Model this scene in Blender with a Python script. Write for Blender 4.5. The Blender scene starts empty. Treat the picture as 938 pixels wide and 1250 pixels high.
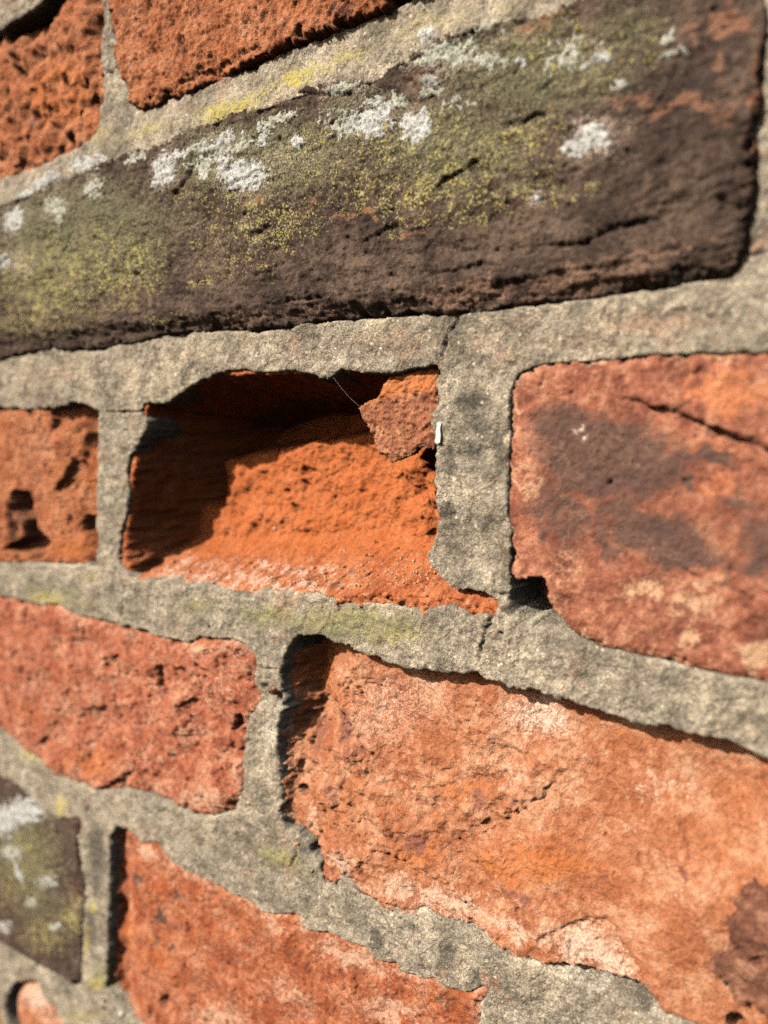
import bpy, math, random
import numpy as np

# ------------------------------------------------------------------ camera, world, sun
sc = bpy.context.scene
F, CX, CY = 939.0, 469.0, 625.0            # focal length and centre, in pixels of the photograph
PITCH, YAW, DIST = math.radians(7.6), math.radians(35.7), 150.0   # mm from lens to wall face
HGT = 1.30                                 # camera height above the ground (m)
fwd = np.array([-math.sin(YAW), math.cos(YAW), 0.0]); rgt = np.array([math.cos(YAW), math.sin(YAW), 0.0]); upv = np.array([0, 0, 1.0])
cf = fwd * math.cos(PITCH) - upv * math.sin(PITCH)
cu = upv * math.cos(PITCH) + fwd * math.sin(PITCH)
cam_d = bpy.data.cameras.new("camera"); cam = bpy.data.objects.new("camera", cam_d); sc.collection.objects.link(cam)
cam.location = (0, -DIST / 1000, HGT)
cam.rotation_euler = (math.radians(90) - PITCH, 0, YAW)
cam_d.sensor_fit = 'HORIZONTAL'; cam_d.sensor_width = 36.0; cam_d.lens = 36.0 * F / 938.0
cam_d.clip_start = 0.005; cam_d.clip_end = 500
cam_d.dof.use_dof = True; cam_d.dof.focus_distance = 0.188; cam_d.dof.aperture_fstop = 10.5
sc.camera = cam
sc.view_settings.view_transform = 'Standard'; sc.view_settings.look = 'None'
sc.view_settings.exposure = 0.55; sc.view_settings.gamma = 1.0
try:
    sc.cycles.use_denoising = False
    sc.cycles.max_bounces = 4; sc.cycles.diffuse_bounces = 0
except Exception:
    pass
SUN_TRAVEL = np.array([0.31, 0.76, -0.57]); SUN_TRAVEL /= np.linalg.norm(SUN_TRAVEL)
elev = math.asin(-SUN_TRAVEL[2]); azim = math.atan2(-SUN_TRAVEL[0], -SUN_TRAVEL[1])
w = bpy.data.worlds.new("World"); sc.world = w; w.use_nodes = True
wn = w.node_tree; bg = wn.nodes["Background"]
sky = wn.nodes.new("ShaderNodeTexSky"); sky.sky_type = 'NISHITA'; sky.sun_disc = False
sky.dust_density = 4.0; sky.ozone_density = 0.6; sky.sun_elevation = elev; sky.sun_rotation = azim
wn.links.new(sky.outputs[0], bg.inputs[0]); bg.inputs[1].default_value = 0.06
sl = bpy.data.lights.new("sun", 'SUN'); sl.energy = 5.0; sl.angle = math.radians(0.53); sl.color = (1.0, 0.945, 0.86)
so = bpy.data.objects.new("sun", sl); sc.collection.objects.link(so)
from mathutils import Vector
so.rotation_euler = Vector(SUN_TRAVEL).to_track_quat('-Z', 'Y').to_euler()
so.location = (-1, -3, 3.5)

# ------------------------------------------------------------------ wall coordinates (mm): u right, v up, w out of the wall
def P(x, y, wv=0.0):
    r = cf + rgt * (x - CX) / F + cu * (CY - y) / F
    t = (DIST - wv) / r[1]
    return (r[0] * t, r[2] * t)
def PT(lst, wv=0.0):
    return np.array([(p[1], p[2]) if p[0] == 'm' else P(p[0], p[1], wv) for p in lst], float)

# ------------------------------------------------------------------ noise
rs = np.random.RandomState(7)
PERM = rs.permutation(256).astype(np.int32); PERM = np.concatenate([PERM, PERM, PERM])
G2 = np.array([(math.cos(a), math.sin(a)) for a in np.linspace(0, 2 * math.pi, 16, endpoint=False)], np.float32)
def perlin(x, y, seed=0):
    x = np.asarray(x, np.float32) + np.float32(seed * 17.31 % 97); y = np.asarray(y, np.float32) + np.float32(seed * 5.77 % 89)
    xi = np.floor(x).astype(np.int32); yi = np.floor(y).astype(np.int32)
    xf = x - xi; yf = y - yi
    xi &= 255; yi &= 255
    u = xf * xf * xf * (xf * (xf * 6 - 15) + 10); v = yf * yf * yf * (yf * (yf * 6 - 15) + 10)
    def g(ix, iy, dx, dy):
        h = PERM[PERM[ix & 255] + (iy & 255)] & 15
        gg = G2[h]
        return gg[..., 0] * dx + gg[..., 1] * dy
    a = g(xi, yi, xf, yf); b = g(xi + 1, yi, xf - 1, yf); c = g(xi, yi + 1, xf, yf - 1); d = g(xi + 1, yi + 1, xf - 1, yf - 1)
    return 1.4 * ((a + u * (b - a)) + v * ((c + u * (d - c)) - (a + u * (b - a))))
def fbm(x, y, s, octv=4, seed=0, gain=0.5):
    o = 0; a = 1.0; f = 1.0 / s
    for i in range(octv):
        o = o + a * perlin(x * f, y * f, seed + i * 3 + 1); a *= gain; f *= 2.03
    return o
def ridged(x, y, s, octv=3, seed=0):
    o = 0; a = 1.0; f = 1.0 / s
    for i in range(octv):
        o = o + a * (1 - 2 * np.abs(perlin(x * f, y * f, seed + i * 3 + 1))); a *= 0.5; f *= 2.07
    return o
def sstep(a, b, x):
    t = np.clip((x - a) / (b - a), 0, 1); return t * t * (3 - 2 * t)
def cells(x, y, s, seed=0):
    """nearest cell: distance (in cell units) and a random number for it"""
    x = x / s + seed * 3.7; y = y / s + seed * 9.1
    xi = np.floor(x).astype(np.int32); yi = np.floor(y).astype(np.int32)
    best = np.full(x.shape, 9.0, np.float32); rnd = np.zeros(x.shape, np.float32)
    for dx in (-1, 0, 1):
        for dy in (-1, 0, 1):
            h = PERM[PERM[(xi + dx) & 255] + ((yi + dy) & 255)]
            h2 = PERM[h + 57]; h3 = PERM[h + 131]
            d = np.hypot(xi + dx + 0.15 + 0.7 * h / 255.0 - x, yi + dy + 0.15 + 0.7 * h2 / 255.0 - y)
            m = d < best
            best = np.where(m, d, best); rnd = np.where(m, h3 / 255.0, rnd)
    return best, rnd
def terrace(n, k, sharp=0.18):
    z = n * k; fz = np.floor(z); return (fz + sstep(0.5 - sharp, 0.5 + sharp, z - fz)) / k

# ------------------------------------------------------------------ distances
def sdf(U, V, poly):
    """signed distance to a closed polygon, negative inside"""
    d2 = np.full(U.shape, 1e9); ins = np.zeros(U.shape, bool)
    n = len(poly)
    for i in range(n):
        ax, ay = poly[i]; bx, by = poly[(i + 1) % n]
        ex, ey = bx - ax, by - ay; L = ex * ex + ey * ey + 1e-12
        t = np.clip(((U - ax) * ex + (V - ay) * ey) / L, 0, 1)
        d2 = np.minimum(d2, (U - ax - t * ex) ** 2 + (V - ay - t * ey) ** 2)
        c = ((ay > V) != (by > V))
        if abs(by - ay) > 1e-9:
            c &= (U < ex * (V - ay) / (by - ay) + ax); ins ^= c
    d = np.sqrt(d2); return np.where(ins, -d, d)
def pline(U, V, pts):
    """distance, signed side (+ left of the direction), and position 0..1 along an open polyline"""
    best = np.full(U.shape, 1e9); side = np.zeros(U.shape); tt = np.zeros(U.shape)
    seg = np.hypot(*(np.diff(pts, axis=0).T)); tot = seg.sum(); acc = 0
    for i in range(len(pts) - 1):
        ax, ay = pts[i]; ex, ey = pts[i + 1] - pts[i]; L = ex * ex + ey * ey + 1e-12
        t = np.clip(((U - ax) * ex + (V - ay) * ey) / L, 0, 1)
        d = np.hypot(U - ax - t * ex, V - ay - t * ey); m = d < best
        best = np.where(m, d, best); side = np.where(m, np.sign(ex * (V - ay) - ey * (U - ax)), side)
        tt = np.where(m, (acc + t * seg[i]) / tot, tt); acc += seg[i]
    return best, side, tt

# ------------------------------------------------------------------ the common grid
def zdepth(u): return 128.0 - 0.54 * (u + 28.0)
us = [-16.0]
while us[-1] > -318: us.append(us[-1] - 0.0021 * zdepth(us[-1]))
a = us[-1]; st = 0.9
while us[-1] > -420: us.append(us[-1] - st); st = min(st * 1.1, 2.4)
us = us[::-1]; st = 0.4
while us[-1] < 85: us.append(us[-1] + st); st = min(st * 1.15, 2.4)
vs = list(np.arange(-252, 136, 0.37)); st = 0.5
while vs[-1] < 205: vs.append(vs[-1] + st); st = min(st * 1.15, 2.4)
lo = []; st = 0.5; q = vs[0]
while q > -300: q -= st; lo.append(q); st = min(st * 1.15, 2.4)
vs = np.array(lo[::-1] + vs); us = np.array(us)

# ------------------------------------------------------------------ mesh building
ZO = HGT * 1000
def mesh_from(name, verts, quads, attrs, mat, parent, smooth=True):
    me = bpy.data.meshes.new(name)
    nv, nq = len(verts), len(quads); k = quads.shape[1]
    me.vertices.add(nv); me.vertices.foreach_set("co", np.asarray(verts, np.float32).ravel())
    me.loops.add(nq * k); me.loops.foreach_set("vertex_index", np.asarray(quads, np.int32).ravel())
    me.polygons.add(nq); me.polygons.foreach_set("loop_start", np.arange(0, nq * k, k, dtype=np.int32))
    me.polygons.foreach_set("use_smooth", np.full(nq, smooth, bool))
    for an, av in (attrs or {}).items():
        at = me.attributes.new(an, 'FLOAT', 'POINT'); at.data.foreach_set("value", np.asarray(av, np.float32).ravel())
    me.update(calc_edges=True); me.validate()
    me.materials.append(mat)
    ob = bpy.data.objects.new(name, me); sc.collection.objects.link(ob)
    if parent is not None: ob.parent = parent
    return ob
ATTR = ('dark', 'pale', 'yellow', 'green', 'tint', 'white')
def window(poly, marg):
    i0, i1 = np.searchsorted(us, [poly[:, 0].min() - marg, poly[:, 0].max() + marg]); j0, j1 = np.searchsorted(vs, [poly[:, 1].min() - marg, poly[:, 1].max() + marg])
    return max(i0 - 1, 0), min(i1 + 1, len(us)), max(j0 - 1, 0), min(j1 + 1, len(vs))
def grid_mesh(name, U, V, W, keep, attrs, mat, parent, jit=0.22, seed=0, segs=None):
    """keep: node mask. Lateral jitter makes steep flanks rough."""
    nu, nv = U.shape
    JU = U + jit * (perlin(V / 2.2 + 3, W / 5 + U / 4, seed + 50) + 0.45 * perlin(V / 0.8, W / 3 + U / 2, seed + 51))
    JV = V + jit * (perlin(U / 2.2 + 9, W / 5 + V / 4, seed + 52) + 0.45 * perlin(U / 0.8, W / 3 + V / 2, seed + 53))
    idx = np.arange(nu * nv).reshape(nu, nv)
    qk = keep[:-1, :-1] & keep[1:, :-1] & keep[1:, 1:] & keep[:-1, 1:]
    Q = np.stack([idx[:-1, :-1][qk], idx[1:, :-1][qk], idx[1:, 1:][qk], idx[:-1, 1:][qk]], 1)
    co = np.stack([JU.ravel() / 1000, -W.ravel() / 1000, JV.ravel() / 1000], 1)     # relative to the wall's own Empty
    def emit(nm, Qs):
        used = np.zeros(nu * nv, bool); used[Qs.ravel()] = True
        mp = np.cumsum(used) - 1
        return mesh_from(nm, co[used], mp[Qs], {k: v.ravel()[used] for k, v in attrs.items()}, mat, parent)
    if segs is None: return emit(name, Q)
    sg = segs[:-1, :-1][qk]
    return [(s, emit(n, Q[sg == s])) for s, n in name if (sg == s).any()]

# masks traced on the photograph: (x, y, rx, ry, value[, degrees])
def mask(U, V, lst, wv=0.0, warp=2.6, seed=3):
    o = np.zeros(U.shape, np.float32)
    if not lst: return o
    wu = U + warp * fbm(U, V, 5.0, 5, seed); wvv = V + warp * fbm(U, V, 5.0, 5, seed + 40)
    for e in lst:
        x, y, rx, ry, val = e[:5]; an = math.radians(e[5] if len(e) > 5 else 0)
        c = np.array(P(x, y, wv)); ca, sa = math.cos(an), math.sin(an)
        ex = np.array(P(x + rx * ca, y + rx * sa, wv)) - c; ey = np.array(P(x - ry * sa, y + ry * ca, wv)) - c
        det = ex[0] * ey[1] - ex[1] * ey[0]
        du, dv = wu - c[0], wvv - c[1]
        aa = (du * ey[1] - dv * ey[0]) / det; bb = (dv * ex[0] - du * ex[1]) / det
        o = np.maximum(o, val * np.clip(1.35 * (1.08 - np.hypot(aa, bb)), 0, 1))
    return o

class H:
    """height sheet of one brick, with features placed where the photograph shows them"""
    def __init__(s, U, V, wv): s.U, s.V, s.wv = U, V, wv; s.h = np.zeros(U.shape)
    def _near(s, pts, r):
        m = (s.U > pts[:, 0].min() - r) & (s.U < pts[:, 0].max() + r) & (s.V > pts[:, 1].min() - r) & (s.V < pts[:, 1].max() + r)
        return m
    def crack(s, pts, width=0.5, depth=1.0, seed=1, wob=0.35):
        p = PT(pts, s.wv); m = s._near(p, width * 5 + 1)
        if not m.any(): return
        u, v = s.U[m], s.V[m]
        d, sd, t = pline(u + wob * fbm(u, v, 1.6, 3, seed), v + wob * fbm(u, v, 1.6, 3, seed + 5), p)
        tp = np.clip(np.minimum(t, 1 - t) * 5, 0.0, 1) ** 0.7
        wd = width * (0.35 + 0.65 * tp) * (1 + 0.4 * perlin(u / 2, v / 2, seed))
        s.h[m] -= depth * tp * np.exp(-(d / wd) ** 2)
    def ledge(s, pts, height=0.8, fall=4.0, seed=1, wob=0.5, side=1, sharp=0.12):
        """surface on the left of the line stands proud and fades away from it"""
        p = PT(pts, s.wv); m = s._near(p, fall * 2.5)
        if not m.any(): return
        u, v = s.U[m], s.V[m]
        d, sd, t = pline(u + wob * fbm(u, v, 2.2, 4, seed), v + wob * fbm(u, v, 2.2, 4, seed + 5), p)
        sd = sd * d * side; tp = sstep(0, 0.3, np.minimum(t, 1 - t)) * np.clip(0.55 + 0.9 * fbm(u, v, 4, 2, seed + 9), 0.0, 1.2)
        s.h[m] += height * tp * sstep(-sharp, sharp, sd) * np.exp(-np.maximum(sd, 0) / fall) - 0.35 * height * tp * sstep(sharp, -sharp, sd) * np.exp(-np.maximum(-sd, 0) / (fall * .35))
    def pit(s, x, y, r, depth, asp=1.0, seed=1, soft=0.45):
        c = P(x, y, s.wv); m = (abs(s.U - c[0]) < r * 2.5) & (abs(s.V - c[1]) < r * 2.5 * max(asp, 1))
        if not m.any(): return
        u, v = s.U[m], s.V[m]
        d = np.hypot(u - c[0], (v - c[1]) / asp) / r + 0.35 * fbm(u, v, r * 1.1, 3, seed + int(x))
        s.h[m] -= depth * sstep(1.0, 1.0 - soft, d)
    def carve(s, pts, depth, soft=0.5, seed=1, wob=0.5):
        p = PT(pts, s.wv); m = s._near(p, 2.0)
        if not m.any(): return
        u, v = s.U[m], s.V[m]
        k = sdf(u, v, p) + wob * fbm(u, v, 2.4, 3, seed)
        s.h[m] -= depth * sstep(soft, -soft, k) * (0.8 + 0.2 * sstep(0, -2, k))
    def pits(s, scale, chance, rad, depth, seed):
        d, r = cells(s.U + 0.5 * perlin(s.U, s.V, seed), s.V + 0.5 * perlin(s.U, s.V, seed + 1), scale, seed)
        rr = rad * (0.4 + 0.9 * ((r * 7.3) % 1)) / scale
        s.h -= depth * (r < chance) * (0.4 + 0.6 * ((r * 13.1) % 1)) * sstep(rr, rr * 0.45, d)
    def rough(s, amps, seed):
        for sc_, am in amps: s.h += 1.7 * am * fbm(s.U, s.V, sc_, 3, seed + int(sc_ * 10))

# ------------------------------------------------------------------ materials
class N:
    def __init__(s, name):
        s.m = bpy.data.materials.new(name); s.m.use_nodes = True; s.t = s.m.node_tree; s.t.nodes.clear()
        s.out = s.t.nodes.new("ShaderNodeOutputMaterial"); s.b = s.t.nodes.new("ShaderNodeBsdfPrincipled")
        s.t.links.new(s.b.outputs[0], s.out.inputs[0])
        s.b.inputs['Roughness'].default_value = 0.92; s.b.inputs['Specular IOR Level'].default_value = 0.22
        tc = s.t.nodes.new("ShaderNodeTexCoord"); vm = s.t.nodes.new("ShaderNodeVectorMath"); vm.operation = 'SCALE'; vm.inputs['Scale'].default_value = 1000
        s.t.links.new(tc.outputs['Object'], vm.inputs[0]); s.pos = vm.outputs[0]
    def L(s, a, b):
        if isinstance(a, (int, float)): b.default_value = a
        elif isinstance(a, tuple): b.default_value = a if len(a) == 4 else (*a, 1)
        else: s.t.links.new(a, b)
    def noise(s, scale, detail=4, rough=0.6, dist=0.0):
        n = s.t.nodes.new("ShaderNodeTexNoise"); s.t.links.new(s.pos, n.inputs['Vector'])
        n.inputs['Scale'].default_value = scale; n.inputs['Detail'].default_value = detail; n.inputs['Roughness'].default_value = rough; n.inputs['Distortion'].default_value = dist
        return n.outputs[0]
    def voro(s, scale, out='Color', rnd=1.0):
        n = s.t.nodes.new("ShaderNodeTexVoronoi"); s.t.links.new(s.pos, n.inputs['Vector']); n.inputs['Scale'].default_value = scale; n.inputs['Randomness'].default_value = rnd
        return n.outputs[out]
    def chan(s, c):
        n = s.t.nodes.new("ShaderNodeSeparateColor"); s.t.links.new(c, n.inputs[0]); return n.outputs
    def math(s, op, a, b=0.0, clamp=False):
        n = s.t.nodes.new("ShaderNodeMath"); n.operation = op; n.use_clamp = clamp; s.L(a, n.inputs[0]); s.L(b, n.inputs[1]); return n.outputs[0]
    def step(s, x, a, b):
        n = s.t.nodes.new("ShaderNodeMapRange"); n.interpolation_type = 'SMOOTHSTEP'; s.L(x, n.inputs[0]); n.inputs[1].default_value = a; n.inputs[2].default_value = b; return n.outputs[0]
    def rng(s, x, a, b, c, d):
        n = s.t.nodes.new("ShaderNodeMapRange"); s.L(x, n.inputs[0])
        for i, v in enumerate((a, b, c, d)): n.inputs[i + 1].default_value = v
        return n.outputs[0]
    def attr(s, name):
        n = s.t.nodes.new("ShaderNodeAttribute"); n.attribute_name = name; return n.outputs['Fac']
    def mix(s, f, a, b, mode='MIX'):
        n = s.t.nodes.new("ShaderNodeMix"); n.data_type = 'RGBA'; n.blend_type = mode
        s.L(f, n.inputs[0]); s.L(a, n.inputs[6]); s.L(b, n.inputs[7]); return n.outputs[2]
    def ramp(s, x, stops):
        n = s.t.nodes.new("ShaderNodeValToRGB"); s.L(x, n.inputs[0]); e = n.color_ramp.elements
        while len(e) < len(stops): e.new(0.5)
        for i, (p, c) in enumerate(stops): e[i].position = p; e[i].color = (*c, 1)
        return n.outputs[0]
    def bump(s, h, strength, dist_mm, prev=None):
        n = s.t.nodes.new("ShaderNodeBump"); n.inputs['Strength'].default_value = strength; n.inputs['Distance'].default_value = dist_mm / 1000
        s.L(h, n.inputs['Height'])
        if prev is not None: s.t.links.new(prev, n.inputs['Normal'])
        return n.outputs[0]
    def sharp(s, attr, n1, n2, k1=0.7, k2=0.5, lo=0.4, hi=0.6):
        """patch attribute broken up by noise into a ragged mask"""
        x = s.math('ADD', s.attr(attr), s.math('ADD', s.math('MULTIPLY', s.math('SUBTRACT', n1, 0.5), k1), s.math('MULTIPLY', s.math('SUBTRACT', n2, 0.5), k2)))
        return s.math('MULTIPLY', s.step(x, lo, hi), s.step(s.attr(attr), 0.0, 0.08))

def brick_mat(name, stops, pale=(0.56, 0.34, 0.22), dark=(0.10, 0.05, 0.038), tint=(0.50, 0.15, 0.038), grains=0.5, specks=0.5, fine=0.5, bumpk=1.0, veins=0.0, dk=(0.30, 0.72, 0.88)):
    n = N(name)
    n8 = n.noise(0.11, 6, 0.62, 0.4); n2 = n.noise(0.55, 5, 0.65, 0.3); n05 = n.noise(2.1, 3, 0.6); n02 = n.noise(5.0, 2, 0.6)
    f = n.math('ADD', n.math('MULTIPLY', n8, 0.55), n.math('MULTIPLY', n2, 0.45))
    col = n.ramp(f, stops)
    col = n.mix(n.math('MULTIPLY', n.sharp('tint', n2, n05, 1.3, 0.6, 0.3, 0.95), 0.7), col, tint)
    col = n.mix(n.math('MULTIPLY', n.sharp('pale', n2, n05, 1.6, 1.0, 0.35, 0.95), 0.75), col, pale)
    col = n.mix(n.math('MULTIPLY', n.sharp('dark', n2, n05, 1.2, 0.7, dk[0], dk[1]), dk[2]), col, dark)
    if veins:
        nv_ = n.noise(0.22, 5, 0.6, 1.2); vv_ = n.math('MULTIPLY', n.step(n.math('ABSOLUTE', n.math('SUBTRACT', nv_, 0.5)), 0.035, 0.004), n.step(n.noise(0.09, 3, 0.6), 0.44, 0.58)); col = n.mix(n.math('MULTIPLY', vv_, veins), col, pale)
        n3 = n.noise(0.14, 6, 0.7, 0.6); col = n.mix(n.math('MULTIPLY', n.step(n3, 0.56, 0.66), 0.55 * min(1, veins)), col, dark)
    # pale crystalline grains and dark inclusions
    vg = n.voro(0.95); vd = n.voro(0.95, 'Distance'); c = n.chan(vg)
    g = n.math('MULTIPLY', n.step(c[0], 0.80, 0.86), n.step(vd, 0.30, 0.16))
    gk = n.math('MULTIPLY', g, n.math('MAXIMUM', n.math('MULTIPLY', n.step(n8, 0.42, 0.62), grains), n.math('MULTIPLY', n.attr('white'), 1.0)))
    col = n.mix(n.math('MULTIPLY', n.math('MULTIPLY', n.attr('white'), n.step(n.math('ADD', n05, n.math('MULTIPLY', n.attr('white'), .12)), 0.53, 0.60)), 0.85), col, (0.72, 0.56, 0.44))
    col = n.mix(gk, col, (0.70, 0.52, 0.40))
    v2 = n.voro(0.42); d2 = n.voro(0.42, 'Distance'); c2 = n.chan(v2)
    sp = n.math('MULTIPLY', n.step(c2[1], 0.86, 0.88), n.step(n.math('ADD', d2, n.math('MULTIPLY', n05, 0.25)), 0.42, 0.26))
    col = n.mix(n.math('MULTIPLY', sp, specks), col, (0.055, 0.035, 0.03))
    col = n.mix(1.0, col, n.ramp(n05, [(0.25, (1 - .42 * fine,) * 3), (0.75, (1 + .30 * fine,) * 3)]), 'MULTIPLY')
    col = n.mix(1.0, col, n.ramp(n02, [(0.3, (1 - .2 * fine,) * 3), (0.7, (1 + .16 * fine,) * 3)]), 'MULTIPLY')
    # lichen dust
    yl = n.math('MULTIPLY', n.step(n.attr('yellow'), 0.02, 0.2), n.step(n.math('ADD', n.math('ADD', n.noise(1.6, 3, 0.75), n.math('MULTIPLY', n.math('SUBTRACT', n.noise(0.3, 4, 0.65), 0.5), 0.42)), n.math('MULTIPLY', n.attr('yellow'), 0.12)), 0.61, 0.67))
    col = n.mix(n.math('MULTIPLY', n.sharp('green', n2, n05, 1.2, 1.3, 0.25, 0.95), 0.7), col, n.ramp(n05, [(0.38, (0.075, 0.068, 0.034)), (0.52, (0.15, 0.138, 0.072)), (0.66, (0.30, 0.28, 0.17))]))
    col = n.mix(yl, col, n.ramp(n.noise(0.9, 2), [(0.38, (0.40, 0.37, 0.18)), (0.64, (0.44, 0.34, 0.07))]))
    n.L(col, n.b.inputs['Base Color'])
    b = n.bump(n2, 0.6 * bumpk, 1.3); b = n.bump(n05, 0.85 * bumpk, 0.6, b); b = n.bump(n02, 0.7 * bumpk, 0.22, b); b = n.bump(gk, 0.5, 0.2, b)
    n.L(b, n.b.inputs['Normal'])
    return n.m
def mortar_mat(name):
    n = N(name)
    n8 = n.noise(0.13, 5, 0.6); n2 = n.noise(0.6, 4, 0.62); n05 = n.noise(2.4, 3, 0.6)
    col = n.ramp(n.math('ADD', n.math('MULTIPLY', n8, 0.6), n.math('MULTIPLY', n2, 0.4)), [(0.41, (0.20, 0.172, 0.132)), (0.5, (0.295, 0.252, 0.192)), (0.59, (0.405, 0.348, 0.266))])
    col = n.mix(n.math('MULTIPLY', n.sharp('tint', n2, n05, 0.7, 0.5, 0.1, 0.8), 0.65), col, (0.33, 0.195, 0.13))
    col = n.mix(n.math('MULTIPLY', n.sharp('pale', n2, n05, 0.8, 0.6, 0.35, 0.75), 0.7), col, (0.58, 0.53, 0.42))
    col = n.mix(n.math('MULTIPLY', n.sharp('dark', n2, n05, 1.1, 0.8, 0.25, 0.75), 0.82), col, (0.085, 0.078, 0.062))
    col = n.mix(1.0, col, n.ramp(n.noise(0.05, 4, 0.55), [(0.36, (0.78, 0.76, 0.73)), (0.50, (0.98, 0.97, 0.96)), (0.62, (1.14, 1.11, 1.06))]), 'MULTIPLY')
    # sand
    c = n.chan(n.voro(2.6)); d = n.voro(2.6, 'Distance')
    col = n.mix(1.0, col, n.ramp(c[0], [(0.05, (0.60, 0.60, 0.60)), (0.35, (0.89, 0.88, 0.87)), (0.7, (1.05, 1.04, 1.02)), (0.95, (1.5, 1.43, 1.31))]), 'MULTIPLY')
    c3 = n.chan(n.voro(0.8)); d3 = n.voro(0.8, 'Distance')
    col = n.mix(n.math('MULTIPLY', n.math('MULTIPLY', n.step(c3[0], 0.93, 0.95), n.step(d3, 0.36, 0.22)), 0.8), col, (0.62, 0.56, 0.44))
    col = n.mix(n.math('MULTIPLY', n.math('MULTIPLY', n.step(c3[1], 0.94, 0.96), n.step(d3, 0.30, 0.18)), 0.75), col, (0.33, 0.13, 0.06))
    col = n.mix(n.math('MULTIPLY', n.sharp('green', n2, n05, 0.8, 0.7, 0.3, 0.8), 0.6), col, (0.185, 0.175, 0.085))
    yl = n.math('MULTIPLY', n.attr('yellow'), n.step(n.math('ADD', n.noise(1.6, 3, 0.7), n.math('MULTIPLY', n.attr('yellow'), 0.16)), 0.56, 0.66))
    col = n.mix(yl, col, n.ramp(n.noise(0.9, 2), [(0.35, (0.43, 0.38, 0.15)), (0.62, (0.47, 0.36, 0.05))]))
    n.L(col, n.b.inputs['Base Color'])
    b = n.bump(n2, 0.5, 1.0); b = n.bump(n05, 0.8, 0.5, b); b = n.bump(n.math('SUBTRACT', c[0], n.math('MULTIPLY', d, 0.6)), 0.7, 0.2, b)
    n.L(b, n.b.inputs['Normal'])
    return n.m
def lichen_mat(name, c0, c1, c2):
    n = N(name); a_ = n.noise(0.9, 5, 0.7); b_ = n.noise(3.0, 3, 0.6)
    col = n.ramp(n.math('ADD', n.math('MULTIPLY', a_, 0.5), n.math('MULTIPLY', b_, 0.5)), [(0.40, c0), (0.49, c1), (0.60, c2)])
    n.L(col, n.b.inputs['Base Color']); n.L(n.bump(b_, 0.8, 0.35, n.bump(a_, 0.6, 0.6)), n.b.inputs['Normal'])
    return n.m

O_ = [(0.41, (0.29, 0.088, 0.036)), (0.5, (0.40, 0.135, 0.054)), (0.59, (0.50, 0.20, 0.095))]
M_orange = brick_mat("orange_brick", O_, grains=0.35, specks=0.35, fine=0.65, bumpk=1.1, veins=0.3)
M_hollow = brick_mat("crumbling_orange_brick", [(0.41, (0.34, 0.086, 0.025)), (0.5, (0.455, 0.128, 0.040)), (0.59, (0.55, 0.19, 0.072))], pale=(0.64, 0.35, 0.22), grains=0.4, specks=0.5, fine=0.6, bumpk=1.0, veins=0.12, dark=(0.26, 0.07, 0.025), tint=(0.49, 0.132, 0.036))
M_spall = brick_mat("spalled_pink_orange_brick", [(0.41, (0.33, 0.108, 0.046)), (0.5, (0.435, 0.168, 0.079)), (0.59, (0.55, 0.275, 0.155))], grains=0.75, specks=0.35, fine=0.55, dark=(0.24, 0.09, 0.06), pale=(0.66, 0.44, 0.31))
M_red = brick_mat("dull_red_brick", [(0.40, (0.26, 0.070, 0.036)), (0.5, (0.365, 0.112, 0.056)), (0.60, (0.48, 0.20, 0.11))], grains=0.25, specks=0.3, fine=0.5, bumpk=0.9, veins=0.8, dark=(0.17, 0.06, 0.04))
M_mottled = brick_mat("mottled_red_brick", [(0.41, (0.18, 0.060, 0.036)), (0.5, (0.31, 0.108, 0.060)), (0.59, (0.47, 0.21, 0.122))], grains=0.2, specks=0.3, fine=0.45, bumpk=0.9, veins=0.15, dk=(0.1, 0.72, 0.9), dark=(0.10, 0.058, 0.045), tint=(0.60, 0.205, 0.085), pale=(0.62, 0.38, 0.22))
M_brown = brick_mat("brown_orange_brick", [(0.41, (0.26, 0.065, 0.026)), (0.5, (0.36, 0.105, 0.042)), (0.59, (0.47, 0.18, 0.09))], grains=0.3, specks=0.8, fine=0.6, veins=0.5, pale=(0.58, 0.36, 0.24), dark=(0.07, 0.045, 0.035))
M_dark = brick_mat("weathered_dark_brick", [(0.41, (0.047, 0.030, 0.022)), (0.5, (0.088, 0.056, 0.040)), (0.59, (0.155, 0.104, 0.072))], grains=0.15, specks=0.3, fine=0.75, bumpk=1.2, tint=(0.35, 0.158, 0.088), pale=(0.30, 0.175, 0.115), dark=(0.045, 0.032, 0.027))
M_crust = brick_mat("brown_brick_skin", [(0.41, (0.24, 0.085, 0.045)), (0.5, (0.36, 0.14, 0.07)), (0.59, (0.52, 0.25, 0.13))], grains=0.3, specks=0.3, fine=0.6)
M_skin = brick_mat("dark_brown_brick_skin", [(0.41, (0.12, 0.047, 0.029)), (0.5, (0.20, 0.080, 0.046)), (0.59, (0.35, 0.17, 0.10))], grains=0.2, specks=0.3, fine=0.5)
M_mortar = mortar_mat("lime_mortar")
M_lich = lichen_mat("white_crust_lichen", (0.09, 0.082, 0.066), (0.36, 0.35, 0.315), (0.60, 0.59, 0.55))
M_lich2 = lichen_mat("grey_green_crust_lichen", (0.13, 0.125, 0.09), (0.31, 0.305, 0.24), (0.50, 0.49, 0.41))

# ------------------------------------------------------------------ the wall
def tag(o, **k):
    for a_, b_ in k.items(): o[a_] = b_
    return o
wall = bpy.data.objects.new("brick_wall", None); sc.collection.objects.link(wall)
wall.location = (0, 0, HGT)
tag(wall, label="old red brick wall with a hollowed-out brick, lichen and grey lime mortar joints", category="brick wall", kind="thing")

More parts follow.
